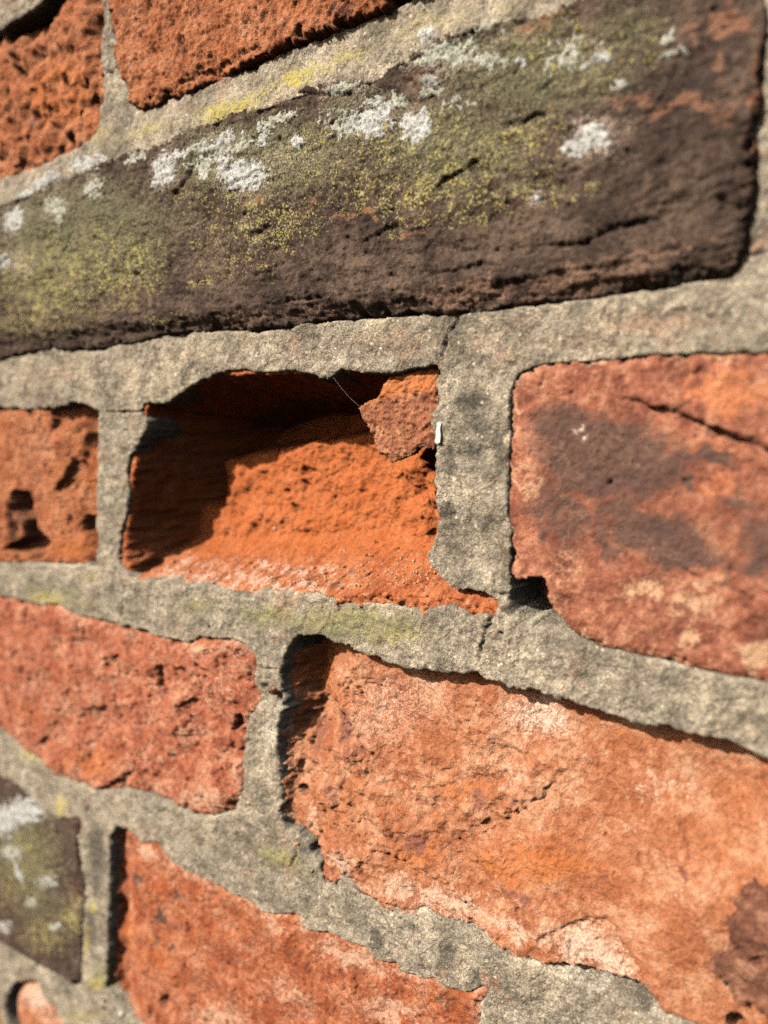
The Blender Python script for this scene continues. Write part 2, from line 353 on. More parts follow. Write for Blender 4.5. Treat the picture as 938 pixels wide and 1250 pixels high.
bricks = {}
def RECT(u0, u1, v0, v1, c=3.0):
    return [('m', u0, v0 + c), ('m', u0 + c, v0), ('m', u1 - c, v0), ('m', u1, v0 + c), ('m', u1, v1 - c), ('m', u1 - c, v1), ('m', u0 + c, v1), ('m', u0, v1 - c)]
# outlines followed on the photograph; ('m', u, v) continues them outside the frame in millimetres
OUT = {}
OUT['r1a'] = [(122, 0), (121, 60), (122, 110), (116, 155), (105, 182), (75, 195), (50, 208), (20, 218), (0, 222), ('m', -345, 80), ('m', -345, 132), ('m', -290, 132), (0, 34), (25, 20), (50, 2), ('m', -236, 131), ('m', -215, 131)]
OUT['r1b'] = [(132, 0), (136, 30), (140, 45), (137, 65), (143, 85), (152, 105), (158, 125), (172, 133), (190, 126), (215, 117), (240, 106), (262, 95), (300, 81), (322, 70), (340, 62), (365, 51), (390, 43), (415, 31), (440, 24), (470, 10), (490, 0), ('m', -90, 91), ('m', -20, 92), ('m', -20, 136), ('m', -203, 136)]
OUT['r2'] = [(0, 255), (30, 238), (70, 215), (100, 205), (140, 189), (165, 179), (190, 172), (230, 155), (265, 140), (300, 130), (345, 115), (370, 105), (395, 100), (420, 95), (455, 88), (480, 75), (510, 55), (530, 40), (550, 33), (590, 27), (620, 22), (650, 14), (682, 3), ('m', -58, 78), ('m', -36, 77), ('m', -31, 74),
             (932, 22), (927, 87), (923, 124), (915, 148), (917, 185), (919, 225), (915, 246), (908, 273), (906, 300), (897, 322), (880, 334), (849, 341), (801, 349), (756, 355), (724, 361), (690, 365), (650, 370), (600, 376), (540, 381), (480, 384), (422, 388), (371, 392), (337, 399), (305, 404), (265, 402), (230, 404), (187, 409), (160, 418), (128, 421), (115, 428), (88, 427), (53, 425), (16, 433), (0, 438), ('m', -330, 16), ('m', -334, 40), ('m', -330, 69)]
OUT['r3a'] = [(0, 497), (30, 500), (60, 497), (100, 492), (107, 494), (123, 503), (120, 530), (119, 570), (117, 600), (118, 640), (118, 680), (122, 690), (110, 690), (70, 690), (40, 688), (0, 686), ('m', -330, -60), ('m', -330, -2)]
OUT['hollow'] = [(175, 492), (187, 492), (200, 493), (211, 488), (221, 481), (232, 471), (246, 465), (259, 457), (283, 453), (297, 451), (318, 455), (358, 453), (390, 459), (403, 460), (417, 451), (435, 455), (457, 457), (480, 456), (501, 452), (528, 446), (535, 445), (533, 467), (531, 493), (528, 528), (532, 544), (532, 573), (533, 605), (535, 627), (533, 648), (528, 664), (520, 679), (527, 692), (543, 705), (559, 721), (577, 719), (593, 725), (607, 735), (608, 740), (601, 749), (588, 748), (577, 752), (567, 745), (556, 740), (535, 740), (519, 744), (497, 741), (480, 739), (457, 736), (417, 736), (403, 728), (385, 723), (363, 724), (337, 719), (310, 723), (283, 721), (262, 717), (250, 713), (224, 715), (200, 709), (165, 709), (160, 705), (153, 695), (145, 687), (147, 672), (148, 651), (155, 627), (157, 600), (155, 579), (160, 552), (171, 540), (177, 525), (177, 509), (173, 503)]
OUT['r3c'] = [(624, 477), (628, 466), (637, 456), (651, 449), (667, 444), (690, 443), (743, 440), (796, 434), (838, 431), (872, 432), (938, 431), ('m', 10, 10), ('m', 75, 10), ('m', 75, -51), (938, 835), (901, 829), (849, 816), (796, 804), (769, 797), (732, 790), (722, 784), (706, 776), (692, 777), (665, 771), (640, 757), (627, 744), (626, 715), (623, 700), (624, 680), (624, 648), (620, 627), (623, 560), (624, 507)]
OUT['r4a'] = [(0, 727), (40, 737), (75, 740), (99, 752), (133, 759), (147, 763), (160, 764), (187, 776), (213, 781), (230, 785), (246, 777), (257, 780), (278, 780), (297, 785), (310, 799), (315, 812), (310, 831), (318, 847), (318, 857), (305, 873), (301, 892), (295, 935), (297, 953), (295, 972), (283, 991), (257, 999), (235, 995), (213, 985), (192, 977), (171, 967), (149, 963), (128, 965), (107, 963), (85, 953), (64, 945), (53, 932), (37, 923), (16, 904), (0, 888), ('m', -340, -135), ('m', -400, -137), ('m', -400, -78), ('m', -340, -78)]
OUT['r4b'] = [(342, 822), (347, 805), (358, 783), (366, 776), (379, 775), (395, 777), (417, 788), (443, 799), (475, 809), (495, 816), (527, 820), (567, 824), (583, 821), (596, 831), (625, 839), (652, 844), (673, 851), (710, 861), (730, 869), (756, 876), (769, 882), (817, 890), (827, 893), (888, 906), (928, 923), (938, 926), ('m', 0, -63), ('m', 75, -63), ('m', 75, -120), ('m', -15, -122), (846, 1250), (822, 1241), (790, 1240), (769, 1224), (730, 1210), (690, 1192), (652, 1173), (625, 1168), (607, 1155), (580, 1136), (540, 1125), (519, 1115), (487, 1111), (465, 1101), (443, 1091), (430, 1075), (417, 1067), (401, 1081), (395, 1080), (393, 1051), (379, 1041), (378, 1031), (363, 1017), (347, 1015), (345, 980), (339, 948), (338, 908), (341, 881), (347, 865), (345, 847)]
OUT['r5a'] = [(101, 1000), (95, 1025), (100, 1060), (103, 1072), (105, 1093), (103, 1120), (101, 1165), (99, 1200), (91, 1204), (67, 1189), (35, 1171), (0, 1151), ('m', -345, -229), ('m', -345, -152), (0, 948), (27, 961), (53, 993), (69, 999)]
OUT['r5b'] = [(135, 1045), (133, 1080), (133, 1107), (131, 1160), (131, 1189), (128, 1208), ('m', -232, -212), ('m', -222, -217), ('m', -88, -215), ('m', -80, -205), (585, 1250), (585, 1227), (596, 1211), (591, 1204), (575, 1211), (545, 1205), (532, 1192), (519, 1195), (492, 1187), (484, 1176), (460, 1172), (446, 1157), (427, 1152), (403, 1139), (374, 1136), (361, 1117), (334, 1117), (318, 1108), (297, 1095), (281, 1093), (270, 1084), (254, 1075), (230, 1065), (208, 1052), (192, 1028), (171, 1027), (157, 1015), (144, 1009), (136, 1022)]
OUT['r6'] = [(19, 1200), (32, 1197), (47, 1199), (53, 1216), (75, 1245), ('m', -258, -245), ('m', -200, -246), ('m', -200, -292), ('m', -300, -292), (8, 1240), (8, 1216)]
TRW = {'r2': 3.0}
for i, rct in enumerate([(-420, -302, 147, 203), (-288, -68, 150, 203), (-54, 84, 148, 203), (-5, 84, 92, 136), (-420, -360, 80, 132), (-10, 84, 24, 77), (-420, -346, 16, 69), (-420, -345, -60, -2), (-62, 84, -215, -148), (-420, -360, -229, -152), (-420, -316, -298, -245), (-184, 84, -298, -234)]):
    OUT['x%d' % i] = RECT(*rct)
POLY = {k: PT(v, TRW.get(k, 0.0)) for k, v in OUT.items()}

UU, VV = np.meshgrid(us, vs, indexing='ij')
SMIN = np.full(UU.shape, 30.0)          # distance to the nearest brick outline, negative inside one
DEEP = np.full(UU.shape, 30.0)          # the same for the hollow only
edge_n = (0.3 + 1.3 * sstep(-0.15, 0.5, fbm(UU, VV, 22, 2, 17))) * (0.8 * fbm(UU, VV, 5.5, 4, 11, 0.55) + 0.12 * fbm(UU, VV, 0.9, 2, 15))
BS = {}
for k, p in POLY.items():
    i0, i1, j0, j1 = window(p, 30)
    s = sdf(UU[i0:i1, j0:j1], VV[i0:i1, j0:j1], p)
    SMIN[i0:i1, j0:j1] = np.minimum(SMIN[i0:i1, j0:j1], s)
    if k == 'hollow': DEEP[i0:i1, j0:j1] = s
    BS[k] = (i0, i1, j0, j1, s)

def brick(key, label, mat, hfun, marg=1.6, drop=6.0, rnd=0.9, masks=None, wv=0.0, e0=0.35, seed=0, en=0.6, jit=0.18, top=None, epale=0.0):
    i0, i1, j0, j1, s = BS[key]
    p = POLY[key]; a0, a1, b0, b1 = window(p, marg + 1)
    s = s[a0 - i0:a1 - i0, b0 - j0:b1 - j0]; U = UU[a0:a1, b0:b1]; V = VV[a0:a1, b0:b1]
    ss = s + en * (0.5 * fbm(U, V, 2.6, 3, seed + 20) + 0.35 * fbm(U, V, 0.8, 2, seed + 24))
    if en: ss = ss + 1.5 * sstep(0.25, 0.8, fbm(U, V, 6.5, 3, seed + 28)) + 0.8 * sstep(0.3, 0.7, fbm(U, V, 3, 3, seed + 31))
    hh = H(U, V, wv); hfun(hh, ss)
    W = hh.h
    if rnd: W = W - (1 if top is None else sstep(top, top - 8, V)) * rnd * (1 - np.sqrt(np.clip(1 - np.clip((rnd * 1.6 + ss) / (rnd * 1.6), 0, 1) ** 2, 0, 1)))
    W = W - drop * sstep(e0, marg - 0.4, ss)
    at = {a_: np.zeros(U.shape, np.float32) for a_ in ATTR}
    for a_, l_ in (masks or {}).items():
        at[a_] = l_(hh, ss) if callable(l_) else mask(U, V, l_, wv, seed=seed + 3)
    if epale: at['pale'] = np.maximum(at['pale'], epale * np.exp(np.minimum(ss, 0) / 1.6) * (0.4 + 0.9 * sstep(-0.3, 0.5, fbm(U, V, 9, 3, seed + 41))))
    ob = grid_mesh("brick", U, V, W, s < marg, at, mat, wall, jit=jit, seed=seed)
    if label: ob["label"] = label
    bricks[key] = (ob, U, V, W)
    return ob

# ---- row 1, orange bricks at the top
def h_r1a(q, s):
    U, V = q.U, q.V
    q.h += -3.5 + 1.6 * fbm(U, V, 16, 2, 71) + 2.3 * fbm(U, V, 6.5, 2, 72) + 0.9 * terrace(fbm(U, V, 6, 3, 79), 2.2, .3) + 0.2
    q.h -= 3.0 * sstep(-9, 0, s) * (V > 100)
    d, r = cells(U + fbm(U, V, 3, 2, 77), V + fbm(U, V, 3, 2, 78), 5.5, 5); q.h += 0.9 * sstep(0.85, 0.1, d) * (r > 0.35)
    q.rough([(2.5, 0.14), (0.8, 0.05)], 75)
    for x, y, r, dp in [(40, 150, 1.6, 1.2), (105, 118, 2.2, 2.2), (52, 135, 2.0, 1.8), (75, 168, 2.4, 2.4), (15, 205, 3, 3), (42, 60, 1, 1.2), (10, 170, 1.5, 1.5), (28, 160, 2.2, 1.5), (70, 95, 1.6, 1.4), (85, 140, 2.2, 2.0), (60, 185, 2.4, 2.2), (95, 100, 1.6, 1.6), (30, 110, 1.8, 1.2)]: q.pit(x, y, r, dp, 1.3)
brick('r1a', "lumpy crumbling bright orange brick", M_orange, h_r1a, seed=1, drop=8, masks=dict(tint=[(60, 110, 70, 70, .8)], dark=[(29, 143, 9, 11, 1.3)], pale=[(60, 100, 30, 10, .5), (95, 165, 15, 12, .6)]))
def h_r1b(q, s):
    U, V = q.U, q.V
    q.h += 1.3 + 1.2 * sstep(-170, -120, U) - 1.0 + 0.5 * fbm(U, V, 16, 2, 81) + 1.1 * terrace(fbm(U, V, 6, 4, 82), 2.3, .12) + 0.25 * ridged(U, V, 3, 3, 83)
    q.pits(3.4, 0.2, 0.7, 0.8, 84); q.rough([(1.6, 0.20), (0.7, 0.09)], 85)
    q.crack([(205, 108), (240, 92), (262, 88), (300, 66), (330, 55)], 1.0, 1.2, 4)
    q.ledge([(172, 118), (205, 100), (250, 84), (290, 62)], -0.9, 3.0, 6)
    q.pit(370, 40, 1.6, 1.6); q.pit(225, 50, 1.5, 1.0)
brick('r1b', "rough orange brick overhanging the joint below it", M_orange, h_r1b, seed=2, rnd=1.3, drop=8, e0=-0.2, en=1.2, masks=dict(dark=[(160, 10, 30, 14, .55), (250, 20, 40, 10, .4), (225, 55, 14, 14, .5), (370, 45, 12, 10, .6), (415, 15, 30, 16, .5)], pale=[(160, 80, 14, 25, .5), (300, 40, 60, 25, .35), (345, 20, 20, 12, .5)], tint=[(280, 70, 110, 30, .5)]))

# ---- row 2, the big dark brick
def h_r2(q, s):
    U, V = q.U, q.V
    prof = sstep(74, 45, V)
    q.h += 1.2 + 2.6 * prof - 0.9 * sstep(-60, -34, U) + 0.5 * fbm(U, V, 26, 2, 91) + 0.35 * fbm(U, V, 9, 3, 92)
    q.h += 0.7 * terrace(fbm(U * 0.45 + 0.25 * V, V * 1.2, 8, 4, 93), 1.8, .1) + 0.25 * ridged(U * 0.6, V * 1.3, 3.5, 3, 96) + 0.5 * terrace(fbm(U * 0.35, V * 1.6, 5, 3, 98), 2.2, .12) * sstep(38, 27, V)
    q.rough([(3.0, 0.22), (1.1, 0.13), (0.6, 0.07)], 94); q.pits(4.5, 0.18, 0.7, 0.5, 95)
    q.h -= 2.6 * sstep(27.5 + 1.2 * perlin(U / 9, V * 0, 97), 22.5, V) ** 1.5           # chamfered lower arris
    for pts, wd, dp in [([(536, 232), (545, 222), (560, 213), (572, 207), (583, 197), (592, 199)], 0.5, 1.5), ([(447, 297), (465, 284), (480, 279), (497, 271)], 0.42, 1.2), ([(308, 290), (320, 283), (335, 274)], 0.7, 1.3),
                        ([(612, 152), (635, 150), (655, 139), (674, 137)], 0.45, 1.3), ([(655, 300), (690, 301), (715, 300), (725, 292), (760, 276), (790, 270), (826, 262)], 0.55, 1.3),
                        ([(600, 352), (625, 345), (655, 338)], 0.6, 0.9), ([(790, 313), (815, 307), (850, 300)], 0.5, 0.9), ([(208, 250), (220, 225), (236, 195)], 0.6, 1.1), ([(75, 315), (85, 295), (90, 280)], 0.7, 0.9),
                        ([(320, 122), (350, 113), (400, 113), (440, 112)], 0.5, 0.9), ([(480, 95), (505, 92), (540, 75)], 0.5, 0.8), ([(140, 332), (160, 336), (178, 334)], 0.6, 1.1), ([(195, 372), (180, 350), (172, 338)], 0.5, 0.6),
                        ([(530, 336), (560, 330), (590, 322), (610, 325)], 0.6, 1.0), ([(350, 368), (380, 366), (400, 362)], 0.5, 0.9), ([(598, 247), (620, 250), (634, 247)], 0.5, 1.1), ([(868, 238), (885, 246), (905, 262)], 0.7, 1.3), ([(625, 22), (650, 15), (680, 6)], 0.6, 1.2)]:
        q.crack(pts, wd, dp, 3)
    # broken-off skins: upper side proud
    q.ledge([(592, 201), (575, 209), (560, 217), (538, 236)], 0.7, 5, 11, side=-1); q.ledge([(674, 139), (655, 141), (635, 152), (610, 155)], 0.7, 5, 12, side=-1)
    q.ledge([(497, 273), (465, 286), (445, 299)], 0.6, 5, 13, side=-1); q.ledge([(830, 262), (760, 278), (722, 295), (690, 304), (640, 301)], 0.6, 6, 14, side=-1)
    q.ledge([(590, 352), (640, 340), (700, 330), (860, 300)], 0.55, 3, 15, side=1)
    q.ledge([(540, 335), (500, 345), (440, 360), (380, 366), (300, 372)], 0.45, 3, 16, side=1)
    q.ledge([(470, 260), (430, 257), (380, 250), (330, 242)], 0.35, 4, 17, side=-1)
W2 = [(b[0], b[1], b[2] * 1.35, b[3] * 1.35, .75) for b in [(450, 147, 30, 26), (505, 153, 23, 25), (725, 170, 34, 28), (297, 213, 38, 24), (198, 205, 18, 26), (265, 170, 44, 14), (524, 97, 16, 11), (730, 62, 22, 16), (110, 228, 18, 18), (62, 250, 20, 20), (15, 268, 18, 22), (656, 242, 12, 8), (420, 108, 30, 12), (545, 70, 60, 18), (620, 45, 40, 10), (345, 190, 40, 20), (30, 320, 20, 20)]]
brick('r2', "large dark brown brick crusted with white and yellow lichen", M_dark, h_r2, seed=3, rnd=1.8, drop=7, wv=3.0, e0=0.1, top=66, masks=dict(white=W2,
    green=[(640, 80, 190, 85, 1.0), (540, 170, 190, 90, .8), (90, 280, 190, 90, 1.0), (310, 190, 190, 70, 1.0), (430, 130, 80, 40, .7), (60, 350, 110, 60, .6), (760, 30, 80, 50, .7), (560, 60, 60, 25, .9), (180, 310, 70, 60, .5)],
    yellow=[(560, 190, 150, 70, .45), (530, 250, 110, 30, .75), (640, 165, 60, 30, .7), (640, 155, 30, 12, 1.0), (570, 208, 28, 8, 1.0, -30), (400, 190, 120, 45, .4), (480, 230, 100, 40, .6), (290, 290, 80, 60, .42), (150, 335, 70, 50, .8), (60, 345, 110, 70, .75), (130, 300, 90, 30, .6), (480, 170, 100, 40, .6), (540, 215, 70, 30, .8), (330, 270, 90, 40, .7), (170, 310, 30, 25, 1.0), (40, 390, 60, 30, .7), (250, 345, 35, 8, .9, -25), (485, 283, 22, 6, .9, -25), (700, 60, 120, 60, .4), (600, 240, 90, 18, .75), (690, 235, 60, 14, .5), (270, 230, 100, 50, .35), (140, 345, 35, 10, 1.0), (195, 390, 30, 8, .8)],
    tint=[(840, 128, 95, 18, .8), (760, 122, 70, 14, .7), (895, 20, 40, 28, 1.0), (850, 45, 20, 30, .6), (878, 75, 14, 30, .7), (928, 150, 16, 150, .9), (880, 130, 50, 40, .5), (760, 340, 120, 10, .5, -9), (655, 25, 34, 10, 1.2, -16), (440, 262, 45, 5, 1.0, 8), (380, 255, 22, 4, .8), (318, 245, 22, 5, 1.0), (505, 287, 28, 6, .8), (575, 222, 18, 5, .6), (610, 255, 14, 6, .8), (495, 97, 6, 5, 1.0), (290, 206, 10, 5, .7)],
    pale=[(700, 345, 190, 18, .9, -9), (560, 362, 140, 14, .9, -6), (790, 312, 100, 10, .9, -9), (330, 385, 160, 8, .7, -5), (880, 300, 25, 14, .6), (500, 350, 80, 18, .4), (400, 378, 120, 9, .6, -5), (650, 315, 120, 14, .3), (830, 215, 16, 6, .5), (820, 270, 10, 4, .7), (160, 372, 40, 10, .4), (490, 305, 30, 22, .35), (125, 300, 30, 20, .3), (895, 245, 20, 12, .5)],
    dark=[(860, 95, 40, 22, .6), (900, 40, 24, 20, .4), (850, 250, 60, 60, .3), (790, 200, 120, 50, .3)]))

# ---- row 3
def h_r3a(q, s):
    U, V = q.U, q.V
    q.h += -1.6 + 0.8 * fbm(U, V, 12, 2, 101) + 0.9 * terrace(fbm(U, V, 6, 3, 102), 2.0, .12) - 3.2 * sstep(-244, -232, U) * sstep(-232, -246, U * 0 - 240)
    q.h -= 2.6 * sstep(-240, -228, U + 1.5 * fbm(U, V, 6, 2, 104)); q.rough([(2.4, 0.2), (0.8, 0.1)], 103); q.pits(3.0, 0.2, 0.6, 0.6, 105)
    q.h += 4.5 * sstep(0.6, -0.6, U - np.interp(V, [-60, -48, -34, -28], [P(22, 690)[0], P(14, 660)[0], P(8, 610)[0], P(-10, 595)[0]]) ) * 0.5 * sstep(-26, -31, V); q.carve([(8, 604), (11, 599), (33, 601), (37, 623), (42, 647), (56, 663), (51, 677), (37, 689), (30, 677), (4, 671), (20, 658), (20, 636), (11, 624)], 9.0, 0.5, 5)
    q.carve([(80, 559), (93, 567), (92, 580), (83, 592), (64, 605), (61, 598), (73, 584)], 3.2, 0.5, 6); q.carve([(92, 632), (121, 632), (120, 661), (104, 664), (92, 648)], 4.5, 0.5, 7)
    q.carve([(56, 500), (110, 492), (109, 517), (101, 532), (99, 551), (92, 549), (94, 526), (86, 515), (70, 518), (57, 527)], 3.2, 0.5, 8); q.pit(80, 635, 1.8, 2.4, 1.0); q.pit(70, 652, 1.2, 1.5); q.h += 1.0 * np.exp(-(((U - P(78, 535)[0]) / 3) ** 2 + ((V - P(78, 535)[1]) / 3) ** 2))
    q.pit(78, 640, 1.6, 1.2)
    q.ledge([(106, 498), (104, 520), (95, 545), (90, 570), (88, 590), (60, 610)], 0.9, 3, 7, side=-1)
brick('r3a', "orange brick with a deep dark slot at its left", M_orange, h_r3a, seed=4, drop=8, masks=dict(pale=[(40, 540, 40, 50, .5), (30, 650, 20, 30, .4)], dark=[(30, 570, 60, 50, .35), (15, 640, 14, 40, .5)], tint=[(105, 560, 18, 80, 1.0), (70, 670, 60, 20, .8)]))

BACK = -26.5
def h_hollow(q, s):
    U, V = q.U, q.V
    n = 1.3 * fbm(U, V, 9, 3, 111) + 0.6 * fbm(U, V, 3.5, 4, 112, 0.55) + 0.6 * terrace(fbm(U, V, 7, 3, 127), 2.0, .15)
    back = BACK + n + 1.2 * sstep(-22, -40, V)
    back = back - 24.0 * np.maximum(sstep(-10.5, -6.0, V + 1.0 * fbm(U, V, 6, 3, 124) - 0.16 * np.minimum(U + 150, 20)), sstep(-190.5, -195, U + 1.0 * fbm(U, V, 6, 3, 125)) * sstep(-34, -26, V)) * sstep(-104, -116, U)  # extra depth added at top and left so less sky light reaches the shadow
    # right part of the brick survives: the broken face climbs towards the joint
    back = back + 10.0 * sstep(-114, -93, U + 3.0 * fbm(U, V, 7, 3, 113)) + 3.0 * sstep(-130, -108, U + 2 * fbm(U, V, 6, 2, 114)) + 1.2 * terrace(fbm(U, V, 6, 3, 115), 2.0) * sstep(-122, -104, U)
    # sloping floor of crumbs
    vb = np.interp(U, [-212, -190, -170, -150, -130, -110, -95, -75], [-55, -54.5, -52, -50, -47.5, -45, -43, -43])
    fl = -1.8 - (V - vb) * 2.15 + 1.6 * fbm(U, V * 2, 4, 4, 116, .6) + 0.6 * ridged(U, V * 2, 2.6, 3, 117)
    fl = np.where(U > -92, np.maximum(fl, -5.0 + 0.5 * n), fl)
    k = 1.6
    hgt = k * np.logaddexp(back / k, fl / k) - 0.4
    # side walls: left wall leans in, ceiling drops
    dl = np.interp(V, [-58, -40, -20, -8, 2, 10], [-209, -209.5, -205, -201, -197, -196])
    left = -3.5 - 2.5 * sstep(-5, -15, V) - (U - dl + 0.8 * fbm(V, U, 6, 3, 118)) * 3.6
    vt = np.interp(U, [-200, -185, -165, -140, -120, -95], [1, 4, 9.3, 9.0, 9.2, 10.5])
    top = -2.5 - (vt - V + 0.7 * fbm(U, V, 5, 3, 119)) * 4.5
    hgt = np.maximum(hgt, np.maximum(np.minimum(left, -1), np.minimum(top, -1.0)))
    q.h += np.minimum(hgt, -0.8)
    q.rough([(1.6, 0.16), (0.7, 0.10)], 120)
    d, r = cells(U, V, 1.5, 9); fm = sstep(-30, -46, V) * sstep(-18, -8, q.h)
    q.h += fm * 0.8 * (r > 0.55) * sstep(0.3 + 0.4 * ((r * 7.7) % 1), 0.1, d); d, r = cells(U + fbm(U, V, 3, 3, 128), V + fbm(U, V, 3, 3, 129), 4.0, 19); q.h += fm * 1.6 * (r > 0.62) * sstep(0.25 + 0.35 * ((r * 5.3) % 1), 0.08, d)
    q.wv = BACK
    q.pit(372, 596, 2.2, 2.0, 1.2); q.pit(362, 620, 1.8, 1.6); q.pit(375, 575, 2.6, 1.5, 0.8); q.pit(350, 600, 1.5, 1.0, 0.6); q.crack([(395, 585), (415, 575)], 0.6, 0.9)
    q.pits(4.0, 0.10, 0.8, 0.9, 121)
    k = sdf(U, V, PT([(494, 562), (512, 545), (540, 538), (540, 622), (524, 606)], -14)); q.h -= 12.0 * sstep(0.6, -0.8, k + 0.6 * fbm(U, V, 3, 3, 126)); q.h += 4.0 * np.exp(-((U - P(474, 572, -12)[0]) ** 2 + (V - P(474, 572, -12)[1]) ** 2) / 14.0)
    q.ledge([(300, 600), (330, 640), (400, 650), (450, 640)], 0.5, 4, 21)
    q.wv = -12
    for x, y, r, dp in [(465, 560, .9, 1.3), (478, 590, .8, 1.2), (455, 585, .7, 1.1), (500, 620, 1.3, 1.5), (515, 640, 1.2, 1.6), (490, 640, .8, 1.0), (505, 655, 1.6, 1.8), (520, 600, 1.2, 1.4)]: q.pit(x, y, r, dp, 1.2)
def hollow_pale(q, s):
    fm = sstep(-28, -50, q.V + 4 * fbm(q.U, q.V * 2.2, 5, 5, 123, .65)) * sstep(-21, -8, q.h)
    fm = fm * (0.25 + 0.9 * sstep(-0.2, 0.5, fbm(q.U, q.V * 2.4, 4, 5, 130, .65)))
    return np.clip(1.3 * fm * sstep(-105, -150, q.U) * 0.6 * sstep(-207, -200, q.U) + 0.3 * fm, 0, 1)
brick('hollow', "brick crumbled away into a deep bright orange hollow", M_hollow, h_hollow, seed=5, rnd=0.0, marg=1.4, drop=0.5, wv=0.0, en=0.0, e0=-0.5, jit=0.3, masks=dict(pale=hollow_pale, white=lambda q, s: hollow_pale(q, s) * 0.7, tint=lambda q, s: 0.9 * sstep(-12, -20, q.h)))

def h_r3c(q, s):
    U, V = q.U, q.V
    q.h += 0.7 + 0.35 * fbm(U, V, 18, 2, 131) + 0.32 * terrace(fbm(U, V, 7, 4, 132), 2.5) + 0.18 * ridged(U, V, 3.5, 3, 133)
    q.rough([(2.0, 0.12), (0.8, 0.06)], 134); q.pits(5, 0.12, 0.7, 0.5, 135)
    q.crack([(757, 487), (785, 493), (800, 503), (815, 502), (850, 516), (880, 530), (905, 538), (925, 545), (945, 556), (1000, 575)], 0.75, 1.9, 8, wob=0.25)
    q.crack([(862, 522), (885, 533), (910, 541)], 0.9, 1.4, 9)
    q.ledge([(1000, 573), (938, 549), (850, 513), (800, 498), (757, 485)], 0.5, 7, 8, side=-1)
    q.crack([(661, 476), (666, 458), (668, 452)], 0.35, 0.7); q.pit(700, 480, .6, .5); q.pit(838, 587, .7, .6); q.pit(747, 588, .7, .9); q.crack([(835, 460), (858, 455), (850, 452)], 0.9, 0.9)
    q.ledge([(800, 676), (830, 686), (860, 703), (890, 712), (915, 725), (912, 760), (890, 800)], 0.6, 9, 31, side=1)
    q.ledge([(700, 600), (680, 640), (668, 680), (690, 735), (720, 765)], 0.35, 7, 32, side=1); q.ledge([(640, 705), (655, 690), (668, 680)], 0.6, 4, 33, side=-1)
    # the lower left corner has broken off
    c = P(655, 745); cut = PT([(615, 690), (630, 712), (648, 708), (662, 706), (672, 738), (692, 763), (712, 790), (640, 800), (600, 760)])
    k = sdf(U, V, cut); q.h -= 14.0 * sstep(0.7, -0.6, k + 0.5 * fbm(U, V, 2.5, 3, 136)); q.h += 3.0 * sstep(-1, -7, k) * 0
brick('r3c', "mottled red and brown brick with a diagonal crack", M_mottled, h_r3c, epale=0.7, seed=6, rnd=1.8, drop=5, masks=dict(
    dark=[(745, 560, 125, 60, 1.1, 8), (700, 525, 70, 40, .9), (800, 650, 110, 40, .8, 12), (680, 620, 50, 50, .6), (770, 630, 70, 28, .7, 20), (860, 560, 52, 14, .85), (905, 610, 30, 16, .7, 30), (840, 680, 95, 22, .7, 10), (700, 640, 34, 40, .6), (775, 570, 30, 20, .8), (935, 660, 40, 50, .7), (928, 690, 40, 25, .7), (690, 560, 40, 30, .5), (745, 665, 20, 30, .6), (823, 572, 6, 5, 1.4), (840, 586, 6, 5, 1.4), (640, 470, 12, 12, .3), (880, 460, 6, 5, .9), (660, 640, 18, 30, .55)],
    tint=[(890, 480, 75, 42, 1.0), (860, 545, 60, 14, .6), (700, 500, 80, 12, .5, 10), (800, 610, 70, 30, .5), (880, 590, 40, 20, .6), (640, 640, 16, 30, .5)],
    pale=[(650, 590, 30, 26, .7), (790, 720, 50, 30, .7), (860, 735, 55, 35, .75), (700, 690, 40, 40, .5), (920, 795, 35, 30, 1.1), (840, 785, 20, 20, .9), (735, 480, 60, 12, .35), (680, 740, 30, 25, .5), (745, 455, 120, 8, .4), (632, 500, 6, 50, .6), (640, 570, 20, 20, .6), (710, 785, 20, 8, 1.2)],
    white=[(705, 530, 6, 5, 1.0)], yellow=[]))

# ---- row 4
def h_r4a(q, s):
    U, V = q.U, q.V
    q.h += 0.6 + 1.6 * fbm(U, V, 18, 2, 141) + 1.5 * terrace(fbm(U + .5 * V, V, 11, 4, 142), 1.8, .1) + 0.5 * ridged(U, V, 7, 3, 143) - 1.0 - 1.0 * sstep(-72, -66, V - .06 * (U + 200))
    q.rough([(2.2, 0.18), (0.8, 0.09)], 144); q.pits(4, 0.2, 0.7, 0.6, 145)
    q.carve([(284, 876), (294, 872), (296, 886), (282, 892)], 4.5, .4, 3); q.carve([(218, 862), (236, 852), (244, 856), (232, 872), (222, 874)], 2.2, .4, 4); q.carve([(192, 812), (199, 812), (200, 838), (193, 842)], 2.6, .4, 5); q.carve([(210, 816), (228, 815), (228, 834), (214, 832)], 2.0, .4, 6); q.carve([(130, 802), (145, 800), (144, 818), (130, 820)], 2.0, .4, 7); q.carve([(100, 866), (128, 864), (124, 882), (106, 884)], 1.6, .5, 8)
    for x, y, r, dp, a_ in [(115, 868, 1.8, 1.2, 1.2), (160, 745, 1.0, .7, 1), (245, 812, 1.6, .9, .8), (60, 820, 2.5, 1.0, 1.2), (20, 800, 2, 1, 1)]: q.pit(x, y, r, dp, a_)
    q.crack([(120, 966), (140, 958), (158, 945), (168, 940)], 1.2, 2.0, 3); q.ledge([(168, 938), (155, 946), (140, 957), (118, 964), (90, 955)], 1.3, 6, 4, side=-1)
    q.crack([(40, 915), (52, 905), (62, 898)], .8, 1.0); q.ledge([(172, 880), (180, 910), (172, 940)], .7, 5, 5, side=-1); q.ledge([(255, 800), (225, 830), (215, 860)], .5, 4, 6)
    q.ledge([(130, 860), (140, 830), (145, 800)], .6, 5, 7, side=1)
